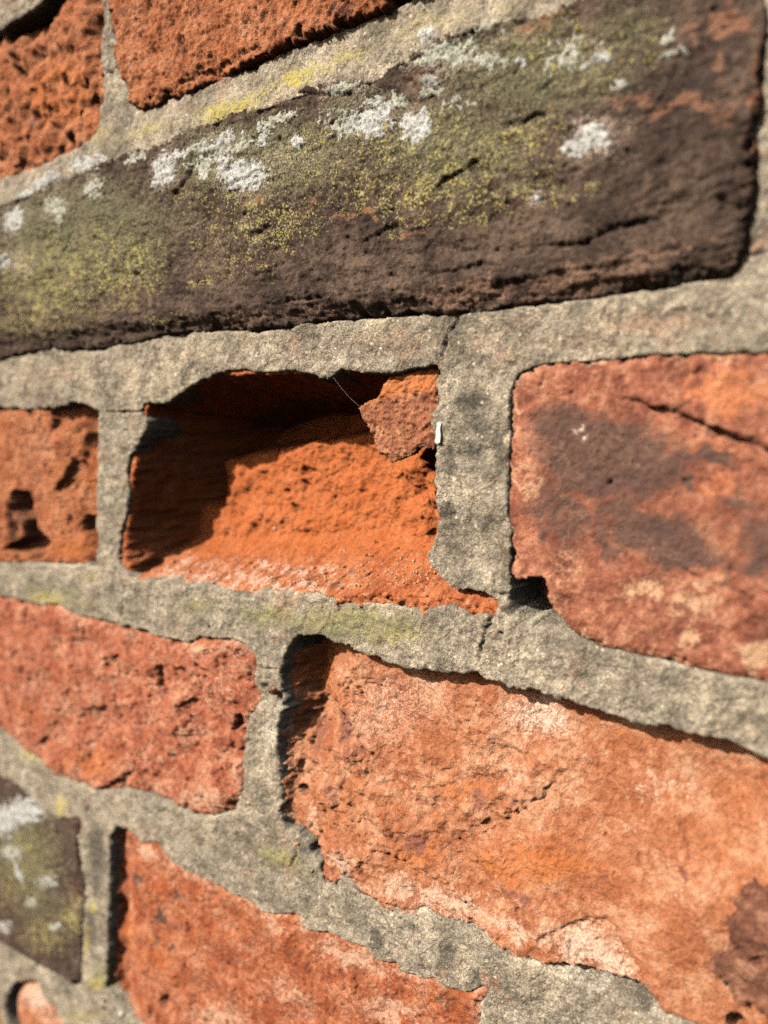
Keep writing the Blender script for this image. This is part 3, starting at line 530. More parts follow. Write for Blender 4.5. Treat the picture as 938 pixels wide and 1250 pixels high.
brick('r4a', "pitted dull red brick ending at the narrow joint", M_red, h_r4a, epale=1.0, seed=7, rnd=2.0, drop=5, masks=dict(
    pale=[(250, 975, 50, 22, .8), (200, 960, 50, 14, .5), (290, 950, 16, 40, .5), (250, 790, 60, 10, .8, 8), (120, 765, 70, 8, .5, 12), (140, 835, 12, 25, .6), (195, 880, 20, 20, .5), (225, 895, 20, 15, .6), (60, 830, 30, 25, .3), (145, 860, 10, 25, .5)],
    tint=[(110, 930, 60, 30, .7), (270, 980, 40, 12, .6), (40, 870, 50, 25, .5)], dark=[(238, 858, 9, 9, .8), (200, 838, 10, 14, .5), (30, 800, 30, 20, .4), (245, 815, 10, 10, .5)]))

def h_r4b(q, s):
    U, V = q.U, q.V
    # recessed and falling away to the left joint; nearly flush at the foot
    q.h += -6.4 + 5.8 * sstep(-68, -112, V - 0.06 * (U + 80)) - 7.0 * sstep(-124, -141, U + 3 * fbm(U, V, 8, 3, 150)) * (0.35 + 0.65 * sstep(-96, -78, V)) - 1.5 * sstep(-118, -138, U)
    q.h += 1.7 * fbm(U + V * .5, V, 22, 2, 151) + 0.7 * ridged(U + .6 * V, V, 14, 2, 149) * sstep(-95, -115, U) + (0.9 * terrace(fbm(U + V * .4, V * 1.3, 12, 4, 152), 2.3, .09) + 0.35 * terrace(fbm(U, V, 5, 3, 153), 2.2, .12)) * (0.25 + 0.75 * sstep(-50, -85, U) + 1.3 * sstep(-108, -122, U)) + 0.12 * ridged(U, V, 3, 3, 154)
    q.rough([(1.6, 0.13), (0.7, 0.09)], 155); q.pits(3.5, 0.10, 0.5, 0.6, 156)
    q.wv = -3.5
    q.ledge([(385, 900), (430, 965), (480, 1010), (560, 1018), (620, 992), (690, 940), (760, 915)], 1.5, 13, 41, wob=1.6, side=1, sharp=1.6)
    q.ledge([(350, 1010), (392, 985), (398, 940), (420, 880), (400, 845), (395, 800)], 1.6, 9, 42, wob=1.4, side=-1, sharp=1.0)
    q.ledge([(430, 1070), (470, 1030), (500, 1045), (580, 1100), (650, 1130)], 1.1, 9, 43, wob=1.4, side=1, sharp=.7)
    for x, y, rx, dd in [(570, 1060, 20, 2.2), (460, 900, 14, -1.2), (760, 1010, 24, 1.8), (860, 1080, 20, -1.8), (640, 930, 15, -1.0), (720, 1090, 12, 1.4)]:
        c = P(x, y, -3.5); q.h -= dd * np.exp(-((U - c[0]) ** 2 + 1.7 * (V - c[1]) ** 2) / rx ** 2)
    for pts, hh, fa, sd in [([(508, 968), (525, 962), (545, 955), (556, 942)], .75, 4, -1), ([(493, 955), (503, 951), (512, 951)], .6, 3, -1), ([(555, 1023), (585, 1020), (615, 1005), (626, 988), (640, 982), (658, 975), (680, 950), (700, 925)], .8, 6, -1), ([(490, 935), (499, 928), (497, 917)], .6, 2.5, -1),
                            ([(530, 1030), (537, 1020), (538, 1015)], .5, 3, -1), ([(487, 1060), (490, 1040), (500, 1030)], .8, 4, -1), ([(460, 985), (475, 990), (484, 985)], .5, 3, -1), ([(566, 923), (575, 920)], .4, 2, -1), ([(672, 1000), (682, 990), (685, 970), (700, 950)], .4, 4, -1),
                            ([(408, 935), (402, 915), (392, 900), (395, 885), (412, 872)], .9, 5, 1), ([(430, 990), (420, 960), (415, 945)], .7, 4, 1), ([(395, 1020), (400, 990), (395, 965), (405, 940)], 1.0, 4, 1), ([(520, 1098), (500, 1095), (480, 1080)], .4, 4, -1), ([(615, 1140), (560, 1125), (520, 1108)], .5, 3, 1)]:
        q.ledge(pts, hh, fa, int(pts[0][0]), side=-sd, wob=0.9)
    for pts, wd, dp in [([(770, 1010), (780, 1040), (785, 1060)], .35, .5), ([(822, 995), (838, 1020), (846, 1045)], .4, .5), ([(630, 1062), (631, 1075)], .3, .6), ([(537, 940), (560, 938)], .3, .5), ([(360, 890), (366, 930), (360, 960)], 1.2, 2.0), ([(376, 880), (374, 905), (372, 925)], .7, 1.5)]: q.crack(pts, wd, dp)
    q.pit(640, 1105, 1.2, 1.0); q.pit(368, 967, 2.2, 4.0); q.pit(436, 945, .7, .8); q.pit(560, 885, .7, .6, .6)
    # paler facet along the foot, broken back under the face
    cut = PT([(648, 1160), (665, 1140), (690, 1132), (720, 1126), (737, 1126), (752, 1146), (775, 1180), (800, 1218), (815, 1245), (800, 1262), (730, 1232), (680, 1205), (640, 1180)])
    k = sdf(U, V, cut) + 0.5 * fbm(U, V, 3, 3, 157)
    vt_ = np.interp(U, PT([(648, 1160), (665, 1140), (690, 1132), (737, 1126), (800, 1218)], -3.5)[:, 0], PT([(648, 1160), (665, 1140), (690, 1132), (737, 1126), (800, 1218)], -3.5)[:, 1])
    q.h += sstep(0.5, -0.5, k) * (-1.1 + 0.12 * np.clip(vt_ - V, 0, 8) + 0.5 * ridged(U, V, 2.0, 2, 158))
    q.h -= 10.0 * sstep(0.0, 0.5, pline(U, V, PT([(640, 1168), (690, 1171), (724, 1178), (751, 1186), (793, 1198), (815, 1234)], -2.0))[0] * (pline(U, V, PT([(640, 1168), (690, 1171), (724, 1178), (751, 1186), (793, 1198), (815, 1234)], -2.0))[1] < 0) * (U > P(645, 1170)[0]) * (U < P(806, 1240)[0]))
    # the brick's face curls back to the joint at its left
    q.h = np.where((U < -118) & (V < -66), np.maximum(q.h, -3.2 + 2.2 * s + 1.0 * fbm(U, V, 3, 3, 159)), q.h)
    q.pit(908, 1243, 2.6, 8, 1.0, soft=.25)
brick('r4b', "large spalled pinkish orange brick set back under its joint", M_spall, h_r4b, epale=0.6, seed=8, rnd=0.8, marg=3.0, drop=4, e0=1.0, masks=dict(
    white=[(650, 885, 55, 32, .8, 20), (620, 875, 40, 15, .6), (455, 870, 60, 60, .45), (500, 860, 60, 40, .4), (715, 1165, 70, 30, .55, 25), (750, 1190, 40, 20, .6, 40), (768, 973, 5, 5, 1.2), (560, 1130, 60, 10, .5, 15)],
    pale=[(540, 1105, 90, 22, .9, 12), (630, 1135, 60, 20, .9, 20), (420, 1050, 30, 25, .9), (480, 1085, 40, 16, .8), (715, 1163, 85, 34, .9, 25), (600, 950, 60, 40, .5), (640, 890, 60, 40, .7), (780, 970, 60, 30, .5), (480, 960, 40, 30, .4), (860, 990, 60, 60, .3), (440, 1085, 30, 14, .7), (375, 1000, 14, 25, .7)],
    tint=[(640, 1060, 130, 40, .9), (560, 970, 60, 22, .7), (880, 1010, 90, 100, .5), (500, 1050, 60, 30, .7), (430, 980, 50, 60, .5), (360, 830, 25, 60, .8), (420, 860, 40, 40, .5), (780, 910, 120, 25, .5), (890, 1120, 60, 60, .4)],
    dark=[(412, 890, 18, 26, .9), (425, 920, 12, 16, .7), (578, 985, 20, 18, .6), (505, 1032, 26, 16, .7), (470, 1045, 16, 16, .6), (640, 1105, 14, 12, 1.0), (618, 1095, 20, 12, .6), (400, 965, 12, 30, .5), (570, 1010, 40, 10, .4), (370, 920, 10, 40, .6), (830, 1070, 6, 5, 1.4), (660, 1015, 14, 12, .5)]))

# ---- rows 5 and 6
def h_r5a(q, s):
    U, V = q.U, q.V
    q.h += 0.8 + 0.4 * fbm(U, V, 15, 2, 161) + 0.35 * terrace(fbm(U, V, 7, 3, 162), 2.0); q.rough([(2.6, 0.22), (1.0, 0.12)], 163); q.pits(4.5, 0.2, 0.7, 0.5, 164)
    q.ledge([(100, 1010), (80, 1050), (55, 1062)], 0.6, 5, 3); q.crack([(55, 1062), (75, 1058), (90, 1045)], .5, .8)
brick('r5a', "dark brown brick with yellow and grey lichen", M_dark, h_r5a, seed=9, rnd=1.6, drop=5, masks=dict(green=[(30, 1040, 60, 80, .8), (50, 1100, 60, 40, .6), (20, 1000, 40, 40, .5)], yellow=[(40, 1050, 50, 60, .45), (92, 1120, 20, 30, 1.0), (55, 1140, 40, 30, .7), (30, 1030, 22, 16, .8), (20, 1080, 40, 40, .5)], pale=[(85, 1080, 20, 50, .3), (45, 1135, 12, 6, .7)], tint=[(95, 1090, 12, 30, .5), (85, 1010, 14, 10, .4)]))
def h_r5b(q, s):
    U, V = q.U, q.V
    q.h += -0.2 + 1.0 * fbm(U, V, 16, 2, 171) + 0.7 * terrace(fbm(U, V, 7, 3, 172), 2.4) + 0.15 * ridged(U, V, 3, 3, 173); q.rough([(2.0, 0.16), (0.7, 0.09)], 174); q.pits(4.2, 0.14, 0.8, 0.8, 175)
    q.h -= (3.2 + 2.0 * fbm(V, U, 9, 2, 178)) * sstep(-219.5, -226, U + 1.2 * fbm(V, U, 6, 3, 176) - 0.03 * (V + 180)) + 2.0 * sstep(-213, -222, U)
    q.h = np.where((U < -212), np.maximum(q.h, -3.0 + 2.2 * s + 0.8 * fbm(U, V, 3, 3, 177)), q.h)
    for x, y, r, dp, a_ in [(229, 1133, 1.4, 1.6, 1.5), (186, 1132, 1.6, 1.2, 1.3), (227, 1182, 1.0, 1.3, 1.8), (205, 1225, 4.0, 2.4, 1.0), (200, 1115, 1.2, .6, 1), (218, 1206, .9, .9, 1), (185, 1240, 2.5, 1.5, 1.4), (170, 1072, 1.6, .6, .8)]: q.pit(x, y, r, dp, a_)
    q.crack([(434, 1190), (437, 1205), (434, 1215), (440, 1224)], .35, .9); q.ledge([(540, 1200), (560, 1225), (580, 1240)], .5, 5, 9); q.ledge([(300, 1240), (290, 1215), (285, 1190)], .4, 5, 10)
brick('r5b', "brownish orange brick with black specks and a pale upper edge", M_brown, h_r5b, epale=0.7, seed=10, rnd=0.8, marg=1.8, drop=5, en=1.0, masks=dict(
    pale=[(180, 1040, 26, 14, 1.0, 40), (240, 1075, 40, 10, .8, 30), (330, 1125, 45, 12, .7, 25), (430, 1170, 80, 18, .9, 25), (500, 1190, 50, 12, .7), (260, 1240, 60, 22, .8), (350, 1210, 60, 25, .6, 30), (480, 1235, 60, 25, .8), (400, 1160, 30, 20, .6), (150, 1120, 8, 60, .5), (300, 1100, 30, 8, .6)],
    tint=[(150, 1130, 14, 90, .9), (190, 1170, 40, 40, .6), (200, 1090, 60, 30, .5), (540, 1220, 40, 20, .8), (297, 1098, 18, 6, 1.0)],
    dark=[(170, 1072, 10, 9, 1.0), (198, 1120, 8, 10, 1.1), (215, 1095, 6, 6, 1.2), (210, 1158, 6, 5, 1.0), (280, 1170, 60, 26, .35, 30), (370, 1190, 50, 20, .3), (250, 1150, 30, 12, .3), (545, 1220, 26, 18, .5)]))
def h_r6(q, s):
    q.h += -2.6 + 0.6 * fbm(q.U, q.V, 8, 3, 181) + 0.4 * terrace(fbm(q.U, q.V, 6, 3, 182), 2); q.rough([(2.0, 0.2), (0.8, 0.1)], 183); q.h -= 2.5 * sstep(-5, 0, s)
brick('r6', "pale pinkish broken brick at the bottom left corner", M_spall, h_r6, seed=11, masks=dict(white=[(40, 1225, 22, 16, .8), (55, 1250, 20, 10, .6)], pale=[(40, 1220, 40, 30, .8)], dark=[(15, 1210, 12, 30, .5)]))
def h_plain(sd):
    def f(q, s):
        q.h += 0.5 + 0.7 * fbm(q.U, q.V, 18, 3, sd) + 0.4 * terrace(fbm(q.U, q.V, 7, 3, sd + 3), 2.2); q.rough([(2.5, 0.25)], sd + 5)
    return f
for i in range(12):
    brick('x%d' % i, None, (M_red, M_orange, M_brown, M_dark)[i % 4], h_plain(200 + 9 * i), seed=20 + i, rnd=2.0, drop=5)

# ------------------------------------------------------------------ mortar
sm = SMIN + edge_n
WM = 0.2 + 0.6 * fbm(UU, VV, 14, 2, 301) + 0.6 * fbm(UU, VV, 5, 4, 302) + 0.30 * fbm(UU, VV, 1.8, 3, 303) + 0.16 * fbm(UU, VV, 0.75, 2, 304)
hm = H(UU, VV, 0.0); hm.h = WM
# joint above the dark brick is weathered back under the row above; ledge flush with the dark brick
WM += np.where((VV > 70) & (VV < 100), -1.5 * sstep(78, 88, VV) + 1.2 * sstep(84, 74, VV), 0)
WM -= 0.5 * ((UU > -37) & (VV > 22) & (VV < 80))
WM -= 1.8 * sstep(-30, -28, UU * 0 - 29) * ((VV > 100) & (UU < -200) & (UU > -216)) 
# worn corners of the joints round the hollow; cracks between strikes of mortar
for pts, wd, dp in [([(560, 383), (556, 395), (548, 405), (543, 425), (541, 442)], .35, 1.0), ([(604, 742), (598, 760), (592, 775), (588, 790), (584, 812)], .4, 1.3), ([(126, 503), (150, 503), (176, 503)], .3, 1.1), ([(150, 700), (153, 715), (151, 735), (148, 758)], .3, .8), ([(0, 462), (60, 455), (120, 450)], .2, .3), ([(128, 421), (126, 440), (128, 470), (126, 500)], .3, .5),
                    ([(318, 816), (342, 817)], .3, 1.0), ([(110, 968), (108, 985), (104, 1000)], .3, .7), ([(352, 1062), (362, 1045), (364, 1030)], .4, .8), ([(347, 1080), (356, 1100)], .3, .6), ([(600, 722), (612, 728), (622, 722)], .5, .9), ([(905, 306), (920, 310), (938, 305)], .4, .8)]:
    hm.crack(pts, wd, dp, 5)
for x, y, r, dp in [(640, 738, 3.6, 5.0), (660, 752, 3.0, 5.0), (612, 775, .8, .9), (598, 730, 1.0, 1.0), (340, 850, 1.6, 2.2), (322, 838, 1.0, 1.0), (600, 765, .8, .9)]: hm.pit(x, y, r, dp)
hm.h += -1.8 * sstep(3.0, 0, np.hypot(UU - P(330, 845)[0], (VV - P(330, 845)[1]) * 0.5))
sm = sm + 1.3 * ((VV > 62) & (VV < 82) & (UU > -285))            # the joint laps on to the dark brick's upper edge
hm.h -= 0.35 * (1 - np.clip(sm / 0.9, 0, 1)) ** 2 
hm.h -= np.where(DEEP < 3, 28.0, 22.0) * sstep(0.15, -1.5, sm)
masks_m = dict(
    dark=[(575, 490, 32, 26, .8), (590, 520, 26, 18, .7), (612, 550, 18, 40, .8), (548, 560, 13, 34, .9), (545, 618, 13, 18, .8), (600, 640, 16, 20, .7), (575, 550, 26, 20, .7), (600, 580, 14, 20, .5), (118, 1045, 16, 55, 1.0), (112, 1130, 10, 40, .9), (460, 1145, 11, 17, 1.1), (500, 1130, 16, 14, .6), (548, 1165, 16, 22, .7), (580, 1195, 18, 18, .8), (440, 1110, 40, 25, .4), (380, 1035, 26, 14, .7), (320, 962, 14, 22, .6), (245, 1030, 9, 12, .7), (270, 1020, 14, 16, .4), (720, 830, 28, 16, .6), (830, 840, 40, 12, .35), (460, 425, 60, 14, .5), (290, 425, 20, 10, .3), (640, 400, 60, 16, .3), (820, 385, 30, 10, .7), (865, 380, 16, 10, .7), (750, 390, 30, 10, .5), (60, 470, 60, 12, .2), (300, 75, 22, 10, .5), (240, 110, 40, 12, .4), (75, 1195, 20, 20, .6), (85, 1205, 14, 30, .6), (925, 200, 10, 60, .4), (50, 460, 30, 6, .4), (620, 745, 16, 10, .9), (60, 945, 30, 16, .4), (160, 970, 30, 10, .3), (640, 1200, 60, 30, .3), (530, 1110, 40, 12, .5), (20, 30, 40, 20, .5)],
    tint=[(480, 420, 100, 22, .45), (800, 395, 110, 22, .6), (690, 415, 80, 18, .4), (60, 455, 80, 16, .4), (600, 410, 60, 20, .35), (230, 130, 40, 12, .5), (915, 300, 20, 12, .9), (925, 180, 8, 80, .5), (415, 1050, 12, 20, .5), (500, 1212, 50, 8, .6, 15), (620, 1215, 22, 10, .7), (600, 1195, 16, 10, .9), (540, 1185, 10, 6, .6), (300, 420, 40, 12, .3), (240, 430, 60, 15, .25), (640, 600, 6, 60, .3)],
    pale=[(330, 430, 70, 18, .5), (410, 440, 60, 12, .5), (590, 430, 40, 20, .35), (345, 880, 14, 40, .8), (330, 895, 12, 35, .9), (125, 60, 10, 60, .4), (575, 700, 26, 20, .3), (850, 410, 60, 12, .4), (640, 800, 40, 18, .5), (480, 780, 60, 14, .3), (300, 985, 20, 12, .5), (590, 440, 20, 20, .3), (150, 560, 12, 40, .3), (900, 860, 40, 20, .4), (525, 650, 20, 20, .4), (540, 40, 80, 20, .3), (632, 500, 5, 40, .8), (130, 510, 8, 6, .4), (920, 280, 14, 20, .6)],
    green=[(440, 765, 130, 28, .9), (330, 755, 70, 24, .8), (230, 745, 50, 22, .5), (60, 725, 70, 20, .7), (150, 740, 40, 16, .4), (340, 1045, 50, 24, .7), (250, 1010, 40, 18, .4), (60, 915, 40, 30, .5), (125, 1190, 24, 40, .7), (110, 1240, 50, 20, .5), (200, 150, 60, 25, .4), (480, 70, 60, 16, .4), (560, 30, 80, 20, .3), (560, 775, 40, 20, .3), (100, 190, 60, 12, .3), (130, 145, 20, 20, .3)],
    yellow=[(285, 135, 70, 20, .95, -18), (520, 30, 90, 20, .5, -15), (180, 160, 50, 14, .6, -15), (400, 80, 90, 20, .6, -20), (360, 95, 45, 20, .95, -20), (425, 72, 34, 14, .8, -15), (330, 108, 20, 10, .8), (250, 150, 30, 8, .5), (420, 755, 130, 24, .5), (480, 775, 70, 18, .6), (330, 745, 50, 16, .5), (250, 735, 30, 12, .5), (60, 733, 40, 12, .85, 14), (110, 705, 14, 10, .6), (105, 735, 30, 10, .4), (345, 1050, 45, 12, .6, 20), (335, 1040, 24, 10, .5), (40, 915, 30, 22, .85, 40), (75, 985, 14, 16, .9), (115, 1108, 7, 14, 1.0), (107, 1150, 7, 26, .8), (120, 1200, 20, 16, .7), (100, 1240, 40, 12, .6), (620, 8, 40, 10, .5), (490, 45, 60, 14, .3), (120, 165, 20, 14, .6), (150, 172, 20, 8, .5)])
atm = {a_: np.zeros(UU.shape, np.float32) for a_ in ATTR}
for a_, l_ in masks_m.items(): atm[a_] = mask(UU, VV, l_, 0.0, 1.8, 61)
atm['pale'] = np.maximum(atm['pale'], 0.75 * np.exp(-np.clip(sm, 0, 9) / 0.9) * sstep(-0.3, 0.5, fbm(UU, VV, 12, 3, 63)))
atm['dark'] = np.maximum(atm['dark'], 0.55 * sstep(0.25, 0.9, fbm(UU, VV, 13, 4, 64, .6)))
atm['tint'] = np.maximum(atm['tint'], 0.5 * sstep(0.3, 0.9, fbm(UU, VV, 17, 4, 66, .6)))
# which strike of mortar each node belongs to
SEG = np.zeros(UU.shape, np.int8)
def inbox(u0, u1, v0, v1): return (UU >= u0) & (UU < u1) & (VV >= v0) & (VV < v1)
cr1 = np.interp(VV, [0, 9, 12, 16, 22], [P(541, 442)[0], P(541, 442)[0], P(545, 420)[0], P(549, 405)[0], P(560, 383)[0]])
cr2 = np.interp(VV, [-60, -55, -50, -45, -40], [P(584, 812)[0], P(588, 790)[0], P(594, 770)[0], P(604, 742)[0], P(604, 742)[0]])
SEG[VV >= 132] = 1; SEG[(VV < 132) & (VV >= 60)] = 2
SEG[(VV < 60) & (VV >= -22)] = np.where(UU < cr1, 3, 4)[(VV < 60) & (VV >= -22)]
m_ = (VV < -22) & (VV >= -95); SEG[m_] = np.where(UU < P(152, 720)[0], 5, np.where(UU < cr2, 6, 7))[m_]
m_ = (VV < -95) & (VV >= -185); SEG[m_] = 8; SEG[VV < -185] = 9
SEG[inbox(-222, -196, 88, 134)] = 10
SEG[inbox(-31, -5, 26, 62)] = 11
SEG[inbox(-225, -192, -50.5, P(150, 503)[1])] = 12
SEG[(VV < 6) & (VV > -45) & (UU > -95) & (UU < -60)] = 13
SEG[inbox(-165, -138, -113, P(330, 816)[1])] = 14
SEG[inbox(-246, -222, -210, -150)] = 15
keep = SMIN > -2.2
lab = {3: "pinkish grey strike of mortar above the hollow", 4: "broad grey mortar beside the mottled brick", 6: "grey mortar under the hollow specked with yellow lichen", 13: "wide grey upright joint with black stains right of the hollow", 14: "narrow broken upright joint", 15: "dark grey upright joint with yellow lichen", 2: "weathered sloping joint above the dark brick with yellow lichen"}
mort = dict(grid_mesh([(i, "bed_joint" if i < 10 else "head_joint") for i in range(1, 16)], UU, VV, hm.h, keep, atm, M_mortar, wall, jit=0.13, seed=40, segs=SEG))
for i, l_ in lab.items():
    if i in mort: mort[i]["label"] = l_

# ------------------------------------------------------------------ broken shard left at the hollow's upper right
def shard():
    out = PT([(441, 497), (456, 489), (465, 485), (469, 475), (476, 461), (501, 453), (528, 446), (538, 452), (538, 488), (536, 528), (534, 547), (520, 544), (512, 548), (509, 553), (503, 555), (485, 563), (480, 564), (475, 557), (467, 555), (459, 536), (451, 520), (445, 509)], -3.0)
    uu = np.arange(out[:, 0].min() - 1, out[:, 0].max() + 1, 0.3); vv = np.arange(out[:, 1].min() - 1, out[:, 1].max() + 1, 0.3)
    U, V = np.meshgrid(uu, vv, indexing='ij')
    s = sdf(U, V, out) + 0.25 * fbm(U, V, 2, 3, 401)
    ridge = PT([(441, 497), (470, 487), (500, 482), (530, 478)], -3.0)
    yr = np.interp(U, ridge[:, 0], ridge[:, 1])
    W = -1.6 + 0.04 * (U + 100) + 0.7 * fbm(U, V, 5, 3, 402) + 0.5 * ridged(U, V, 2.5, 3, 403) + 0.22 * fbm(U, V, .8, 2, 404)
    W = W - 0.20 * np.maximum(V - yr + 0.5 * fbm(U, V, 4, 2, 405), 0)        # upper broken facet leans back
    top = W - 0.5 * sstep(-0.8, 0, s)
    th = 2.2 + 5 * sstep(-112, -98, U) + 1.0 * fbm(U, V, 4, 2, 406)
    bot = np.minimum(top - th * (0.25 + 0.75 * sstep(0.2, -2.5, s)), top - 0.3)
    keep = s < 0.3
    nu, nv = U.shape; idx = np.arange(nu * nv).reshape(nu, nv)
    qk = keep[:-1, :-1] & keep[1:, :-1] & keep[1:, 1:] & keep[:-1, 1:]
    Q = np.stack([idx[:-1, :-1][qk], idx[1:, :-1][qk], idx[1:, 1:][qk], idx[:-1, 1:][qk]], 1)
    n = nu * nv
    # rim
    cnt = {}
    for q in Q:
        for a_, b_ in ((q[0], q[1]), (q[1], q[2]), (q[2], q[3]), (q[3], q[0])): cnt[(a_, b_)] = 1
    rim = [(a_, b_) for (a_, b_) in cnt if (b_, a_) not in cnt]
    R = np.array([(b_, a_, a_ + n, b_ + n) for a_, b_ in rim])
    allq = np.concatenate([Q, Q[:, ::-1] + n, R])
    co = np.concatenate([np.stack([U.ravel(), -top.ravel(), V.ravel()], 1), np.stack([U.ravel(), -bot.ravel(), V.ravel()], 1)]) / 1000
    used = np.zeros(2 * n, bool); used[allq.ravel()] = True; mp = np.cumsum(used) - 1
    t = {a_: np.zeros(2 * n, np.float32) for a_ in ATTR}
    t['tint'] = np.concatenate([(0.35 + 1.1 * sstep(-0.5, 1.5, V - yr + .8 * fbm(U, V, 2.5, 3, 407))).ravel()] * 2); t['pale'] = np.concatenate([0.5 * sstep(-1.5, 0, s).ravel()] * 2)
    o = mesh_from("brick_shard", co[used], mp[allq], {k: v[used] for k, v in t.items()}, M_crust, bricks['hollow'][0])
    o["label"] = "sharp brown shard hanging at the upper right of the hollow"
shard()

# raised skins of the old face left on broken bricks, and crusts of lichen: they stand on the brick's own surface
def crust(key, name, mat, blobs, lift, base, label=None, seed=1, wv=0.0, edge=3.0, fr=0.5, scale=1.6, src=None):
    ob, U, V, W = src or bricks[key]
    c = [P(b[0], b[1], wv) for b in blobs]; e = [max(abs(np.array(P(b[0] + b[2], b[1], wv)) - P(b[0], b[1], wv))) for b in blobs]
    u0 = min(a_[0] - b_ * 1.6 for a_, b_ in zip(c, e)) - 2; u1 = max(a_[0] + b_ * 1.6 for a_, b_ in zip(c, e)) + 2
    hb = [abs(P(b[0], b[1] + b[3], wv)[1] - P(b[0], b[1], wv)[1]) for b in blobs]
    v0 = min(a_[1] - b_ * 1.6 for a_, b_ in zip(c, hb)) - 2; v1 = max(a_[1] + b_ * 1.6 for a_, b_ in zip(c, hb)) + 2
    i0, i1 = np.searchsorted(U[:, 0], [u0, u1]); j0, j1 = np.searchsorted(V[0], [v0, v1])
    u, v, wl = U[i0:i1, j0:j1], V[i0:i1, j0:j1], W[i0:i1, j0:j1]
    if u.size < 16: return
    m = mask(u, v, blobs, wv, 0.8, seed)
    k = m - 0.45 + fr * fbm(u, v, scale, 5, seed + 7, 0.75)
    x = base + lift * sstep(0.0, 1.0 / edge, k) * (0.8 + 0.3 * fbm(u, v, 7, 3, seed + 3)) - 9 * sstep(1.15, 0.8, np.hypot(u - P(908, 1240)[0], v - P(908, 1240)[1]) / 2.2) if lift > 1 else lift * np.clip(k * edge, -1.2, 1.0) * (0.8 + 0.45 * fbm(u, v, 0.7, 2, seed + 3))
    kp = (k > -0.32) & (m > 0)
    if not kp.any(): return
    at = {a_: np.zeros(u.shape, np.float32) for a_ in ATTR}
    o = grid_mesh(name, u, v, wl + x, kp, at, mat, ob, jit=0.1, seed=seed)
    if label: o["label"] = label
    return o
LW = M_lich
for i, (bl, mt, lb) in enumerate([
    ([(450, 147, 30, 26, 1.1), (425, 150, 14, 12, .8), (462, 130, 14, 16, .9)], LW, "white lichen patch left of the round rosette"),
    ([(505, 153, 23, 25, 1.25)], LW, "round white lichen rosette with a fringed rim"),
    ([(725, 170, 30, 26, 1.0), (705, 180, 20, 16, .8)], LW, "blurred white lichen patch towards the right end"),
    ([(297, 213, 38, 24, 1.15), (272, 200, 16, 20, .8)], LW, "largest white lichen patch on the dark brick"),
    ([(198, 205, 18, 26, 1.1), (215, 188, 14, 10, .9), (190, 222, 10, 12, .8)], LW, "ragged white lichen patch beside the short crack"),
    ([(362, 172, 10, 12, 1.2)], LW, "small white lichen dot"),
    ([(247, 213, 8, 12, .9)], LW, None), ([(265, 170, 34, 9, .8, -25), (318, 165, 8, 20, .7)], LW, None),
    ([(524, 97, 14, 9, 1.0)], LW, None), ([(14, 268, 16, 20, 1.1)], LW, None), ([(62, 250, 20, 16, .8), (72, 265, 6, 18, .7)], M_lich2, None), ([(110, 228, 16, 16, .9)], M_lich2, None),
    ([(730, 62, 20, 14, .7, -35), (710, 80, 14, 9, .7)], LW, None), ([(756, 102, 12, 7, .9)], LW, None), ([(656, 242, 10, 7, .9)], LW, None), ([(634, 72, 11, 7, .8)], LW, None), ([(530, 60, 60, 12, .8, -20), (590, 32, 30, 7, .9)], M_lich2, None),
    ([(810, 40, 12, 20, .6, 40), (820, 60, 20, 10, .6)], M_lich2, None), ([(560, 125, 30, 14, .5)], M_lich2, None), ([(410, 105, 34, 9, .9, -12)], M_lich2, None), ([(545, 62, 55, 18, .7)], M_lich2, None), ([(285, 178, 50, 12, .7, -20)], M_lich2, None), ([(10, 320, 10, 16, .6)], LW, None), ([(160, 192, 22, 9, .8, -25), (235, 180, 26, 8, .9, -25)], M_lich2, None), ([(340, 140, 30, 8, .8, -15), (318, 150, 14, 14, .7)], M_lich2, None), ([(415, 150, 34, 26, .6)], M_lich2, None), ([(245, 200, 30, 18, .6)], M_lich2, None), ([(690, 60, 50, 26, .55, -30)], M_lich2, None), ([(470, 120, 40, 12, .65)], M_lich2, None), ([(590, 70, 40, 16, .6)], M_lich2, None), ([(520, 112, 22, 10, .6)], M_lich2, None)]):
    crust('r2', "lichen_patch", mt, bl, 0.42, 0, lb, seed=500 + i * 3, wv=3.0, edge=2.2, fr=0.55)
for bl, mt in [([(30, 990, 32, 22, .9), (10, 1000, 20, 26, .9), (48, 985, 12, 12, .9)], M_lich), ([(26, 1065, 6, 16, .9, -20)], M_lich), ([(60, 1075, 20, 12, .7), (40, 1100, 10, 8, .7)], M_lich2), ([(15, 1040, 18, 16, .7)], M_lich2), ([(70, 1130, 12, 10, .7)], M_lich2), ([(8, 1130, 12, 10, .7)], M_lich)]:
    crust('r5a', "lichen_patch", mt, bl, 0.42, 0, None, seed=600 + int(bl[0][0]), edge=2.2, fr=0.6)
msrc = (mort[2], UU, VV, hm.h)
for bl, mt in [([(60, 222, 26, 9, 1.1, -32), (38, 238, 16, 8, 1.0, -32)], M_lich), ([(108, 202, 20, 12, 1.2, -10), (128, 192, 8, 8, .9)], M_lich), ([(522, 40, 16, 15, 1.2)], M_lich)]:
    crust(None, "lichen_patch", mt, bl, 0.40, 0, None, seed=640 + int(bl[0][0]), edge=2.2, fr=0.5, src=msrc)
crust('r4b', "brick_crust", M_skin, [(925, 1130, 40, 60, 1.2, 15), (930, 1200, 60, 50, 1.2), (900, 1180, 40, 40, 1.0), (915, 1100, 24, 26, 1.1), (980, 1180, 90, 120, 1.2)], 3.2, -0.6, "raised brown crust of the old face at the lower right", seed=701, edge=4.0, fr=0.3, scale=5)

